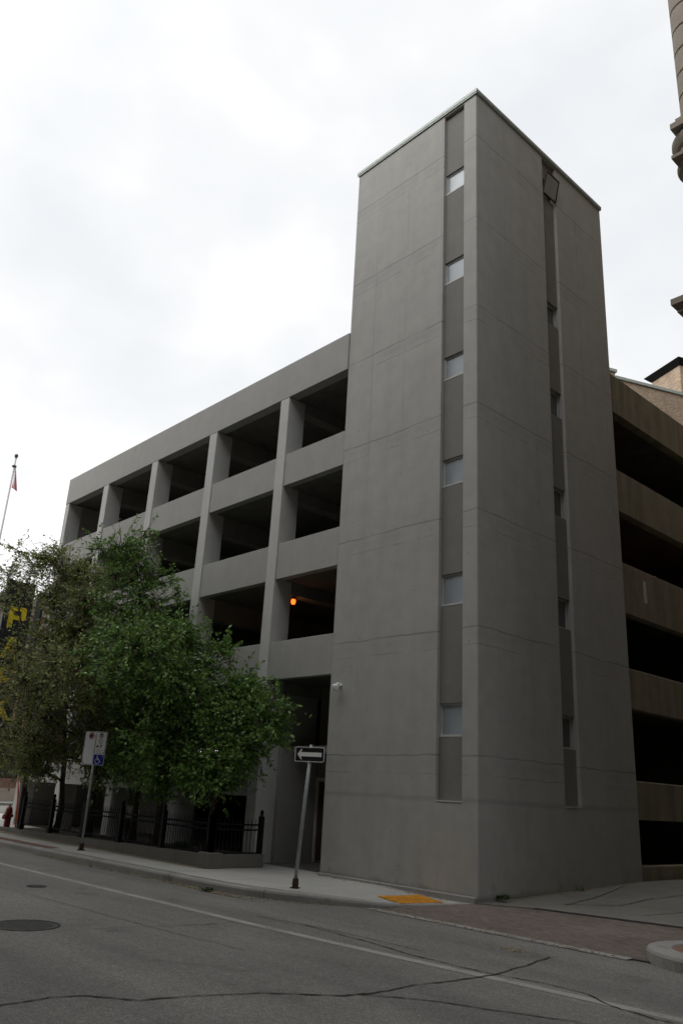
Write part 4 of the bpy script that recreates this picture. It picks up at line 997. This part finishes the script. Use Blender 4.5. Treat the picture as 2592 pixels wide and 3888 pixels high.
def make_tree(key, label, leafm, dens, seedf, lsize, tr0=.10):
    rr = random.Random(hash(key) % 97 if False else ord(key))
    (bx, by), cl = TREES[key]
    t = empty('elm_tree', (bx, by, .1), 0, label, 'tree', 'elm trees in front of the car park')
    base = Vector((bx, by, .1))
    cs = [(Vector(c[:3]), c[3]) for c in cl]
    for i, (c, r_) in enumerate(list(cs)):          # street side of the crown
        if key in 'BCDE' and c.z < 6.0 and i % 2 == 0: cs.append((c+Vector((.78, -.62, -.06))*rr.uniform(1.1, 2.0), r_*.95))
    ztop = max(c.z for c, _ in cs); cen = sum((c for c, _ in cs), Vector())/len(cs)
    cs += [(Vector(c[:3]), c[3]) for c in LOW.get(key, [])]
    wood = MB(); nodes = []
    # leader
    npt = 10; path = []; topv = max(cs, key=lambda c: c[0].z)[0]
    for i in range(npt+1):
        s_ = i/npt; p = base.lerp(Vector((topv.x*.6+cen.x*.4, topv.y*.6+cen.y*.4, ztop*.86)), s_)
        p.x = bx+(p.x-bx)*s_**.7; p.y = by+(p.y-by)*s_**.9
        p += Vector((rr.uniform(-.10,.10), rr.uniform(-.08,.08), 0))*(1 if i else 0); path.append(p)
    rads = [tr0*(1-.82*i/npt) for i in range(npt+1)]; rads[0] = tr0*1.25
    wood.tube(path, rads, 9); nodes = [(p, r_) for p, r_ in zip(path, rads) if p.z > .9]
    leaf, seed = MB(), MB()
    def leafq(mb, p, d, size, asp=.55):
        side = d.cross(Vector((rr.gauss(0,1), rr.gauss(0,1), rr.gauss(0,1)))); side = side.normalized() if side.length > 1e-6 else Vector((1,0,0))
        k = len(mb.v); a = p; b = p+d*size*.45+side*size*asp*.5; c = p+d*size; e = p+d*size*.45-side*size*asp*.5
        mb.v += [tuple(a), tuple(b), tuple(c), tuple(e)]; mb.f.append((k, k+1, k+2, k+3))
    for c, r_ in sorted(cs, key=lambda q: (q[0]-Vector((bx, by, q[0].z))).length+.3*q[0].z):
        # limb from the best lower node
        best = min(nodes, key=lambda n: (n[0]-c).length+(1.5 if n[0].z > c.z-.1 else 0)+(.8 if n[1] < .02 else 0))
        p0, r0 = best; n_ = 6; lp = []; mid = p0.lerp(c, .5)+Vector((rr.uniform(-.2,.2), rr.uniform(-.15,.15), .12*(c-p0).length))
        for i in range(n_+1):
            s_ = i/n_; lp.append(p0*(1-s_)**2+mid*2*s_*(1-s_)+c*s_**2+Vector((rr.uniform(-.04,.04), rr.uniform(-.04,.04), rr.uniform(-.04,.04)))*(1 if 0 < i else 0))
        lr = [max(.012, min(r0*.8, .05)*(1-.7*i/n_)) for i in range(n_+1)]
        wood.tube(lp, lr, 6); nodes += [(lp[i], lr[i]) for i in range(2, n_+1)]
        # twigs
        nt_ = int(112*dens*rr.uniform(.55, 1.25)*(r_/.8)**2)
        for k in range(nt_):
            src = lp[rr.choice((3,4,5,6,6,6))]
            d = Vector((rr.gauss(0,1), rr.gauss(0,1), rr.gauss(.12,.85))).normalized()
            L = r_*rr.choice((rr.uniform(.4, 1.05), rr.uniform(.5, 1.2), rr.uniform(.8, 1.6)))
            q = [src]; dv = d.copy()
            for i in range(4):
                dv = (dv+Vector((rr.gauss(0,.16), rr.gauss(0,.16), rr.gauss(-.05,.15)))).normalized(); q.append(q[-1]+dv*L/4)
            if any(p.y > -.06 and p.x > -23 for p in q): continue
            if any(p.y < -2.2 and p.z < 3.7 and -14.2 < p.x < -9.6 for p in q): continue   # nothing hangs in front of the sign post
            wood.tube(q, [.0085, .007, .006, .005, .0035], 3, False)
            is_seed = rr.random() < seedf
            nl = int(rr.uniform(9, 15)*(1 if not is_seed else 1.6))
            for i in range(nl):
                s_ = rr.uniform(.25, 1.0)*4; ii_ = min(3, int(s_)); p = q[ii_].lerp(q[ii_+1], s_-ii_)
                dd = (Vector((rr.gauss(0,1), rr.gauss(0,1), rr.gauss(-.25,.7)))+dv*.6).normalized()
                p = p+dd*.02
                if is_seed and rr.random() < .85: leafq(seed, p, dd, rr.uniform(.022, .042), .85)
                else: leafq(leaf, p, dd, lsize*rr.uniform(.65, 1.35))
    wood.world(t).build('trunk', M_BARK, t, True)
    leaf.world(t).build('crown', leafm, t)
    if seedf > 0: seed.world(t).build('seed_clusters', M_SEED, t)
make_tree('A', 'leafy dark green elm closest to the tower entrance', M_LEAF, .95, 0.0, .11)
make_tree('B', 'broad dense green elm second from the tower', M_LEAF, .95, 0.05, .11)
make_tree('C', 'tall thin elm whose bright green top stands against the car park decks', M_LEAF, .78, .28, .108)
make_tree('D', 'mid green elm with brown seed twigs behind the parking sign', M_LEAF2, .95, .50, .105)
make_tree('E', 'brownish twiggy elm in front of the car park far corner', M_LEAF2, 1.1, .62, .10)
make_tree('F', 'sparse brown seeded elm at left edge covering the PARK sign', M_LEAF2, .66, .66, .10)
make_tree('G', 'dark leafy tree past the hydrant below the PARK sign', M_LEAF2, .9, .3, .10)

# ------------------------------------------------------------------ small ground cover
def tuft(name, x, y, z, n, h, label, seed):
    rr = random.Random(seed); t = empty(name, (x, y, z), 0, label, 'weed'); mb = MB()
    for i in range(n):
        a = rr.uniform(0, 6.28); d = Vector((math.cos(a)*.6, math.sin(a)*.6, rr.uniform(.5, 1.3))).normalized(); p = Vector((rr.uniform(-.12,.12), rr.uniform(-.12,.12), 0)); L = h*rr.uniform(.5, 1.1)
        s_ = d.cross(Vector((0,0,1))).normalized()*L*.16; k = len(mb.v); q = p+d*L*.55; e = p+d*L-Vector((0,0,L*.15))
        mb.v += [tuple(p), tuple(q+s_), tuple(e), tuple(q-s_)]; mb.f.append((k, k+1, k+2, k+3))
    mb.build('blades', M_WEED, t)
tuft('weed', .12, .62, 0, 60, .14, 'small green weed tuft at the tower foot on the alley side', 3)
tuft('weed', .10, 3.4, .06, 26, .10, 'tiny weed at the tower base further along the alley', 4)
tuft('weed', -3.75, -3.72, -.146, 30, .13, 'small green weed growing in the street gutter', 5)
tuft('weed', -8.3, -1.5, .2, 90, .32, 'leafy green plant in the planter behind the fence', 6)
lt = MB(); rr = random.Random(8)
def flakes(n, fx):
    for _ in range(n):
        x, y, z = fx(); s_ = rr.uniform(.008, .028); a = rr.uniform(0, 3.14); dx, dy = math.cos(a)*s_, math.sin(a)*s_; k = len(lt.v)
        lt.v += [(x-dx, y-dy, z), (x+dy*.6, y-dx*.6, z+rr.uniform(0, .012)), (x+dx, y+dy, z+rr.uniform(0, .014)), (x-dy*.6, y+dx*.6, z+rr.uniform(0, .01))]; lt.f.append((k, k+1, k+2, k+3))
flakes(1500, lambda: (rr.uniform(-6.5, -2.2), 0, 0))
kk = [p for p in KF if -12 < p[0] < -.7]
lt.v.clear(); lt.f.clear()
def alongk():
    i = rr.randrange(len(kk)); x, y = kk[i]; d = abs(rr.gauss(0, .09)); return (x+rr.uniform(-.1,.1), y-.03-d, -.144)
flakes(1900, alongk)
flakes(1100, lambda: (lambda x: (x, -3.62-abs(rr.gauss(0,.07))-.02*(x+4), -.142))(rr.gauss(-3.9,.75)))
flakes(110, lambda: (3.1+rr.gauss(0,.12), -3.15+rr.gauss(0,.10), -.145))
flakes(420, lambda: (lambda y: (.04+abs(rr.gauss(0,.06)), y, AZ(.1,y)+.012))(rr.uniform(.8, 6.4)))
flakes(300, lambda: (lambda x: (x, -.16-abs(rr.gauss(0,.07)), WZ(x,-.2)+.004))(rr.uniform(-4.6,-.6)))
flakes(500, lambda: (rr.uniform(-.8, 4.2), -2.2+rr.gauss(0,.10), -.138))
tag(lt.build('leaf_litter', M_LITTER), kind='stuff')
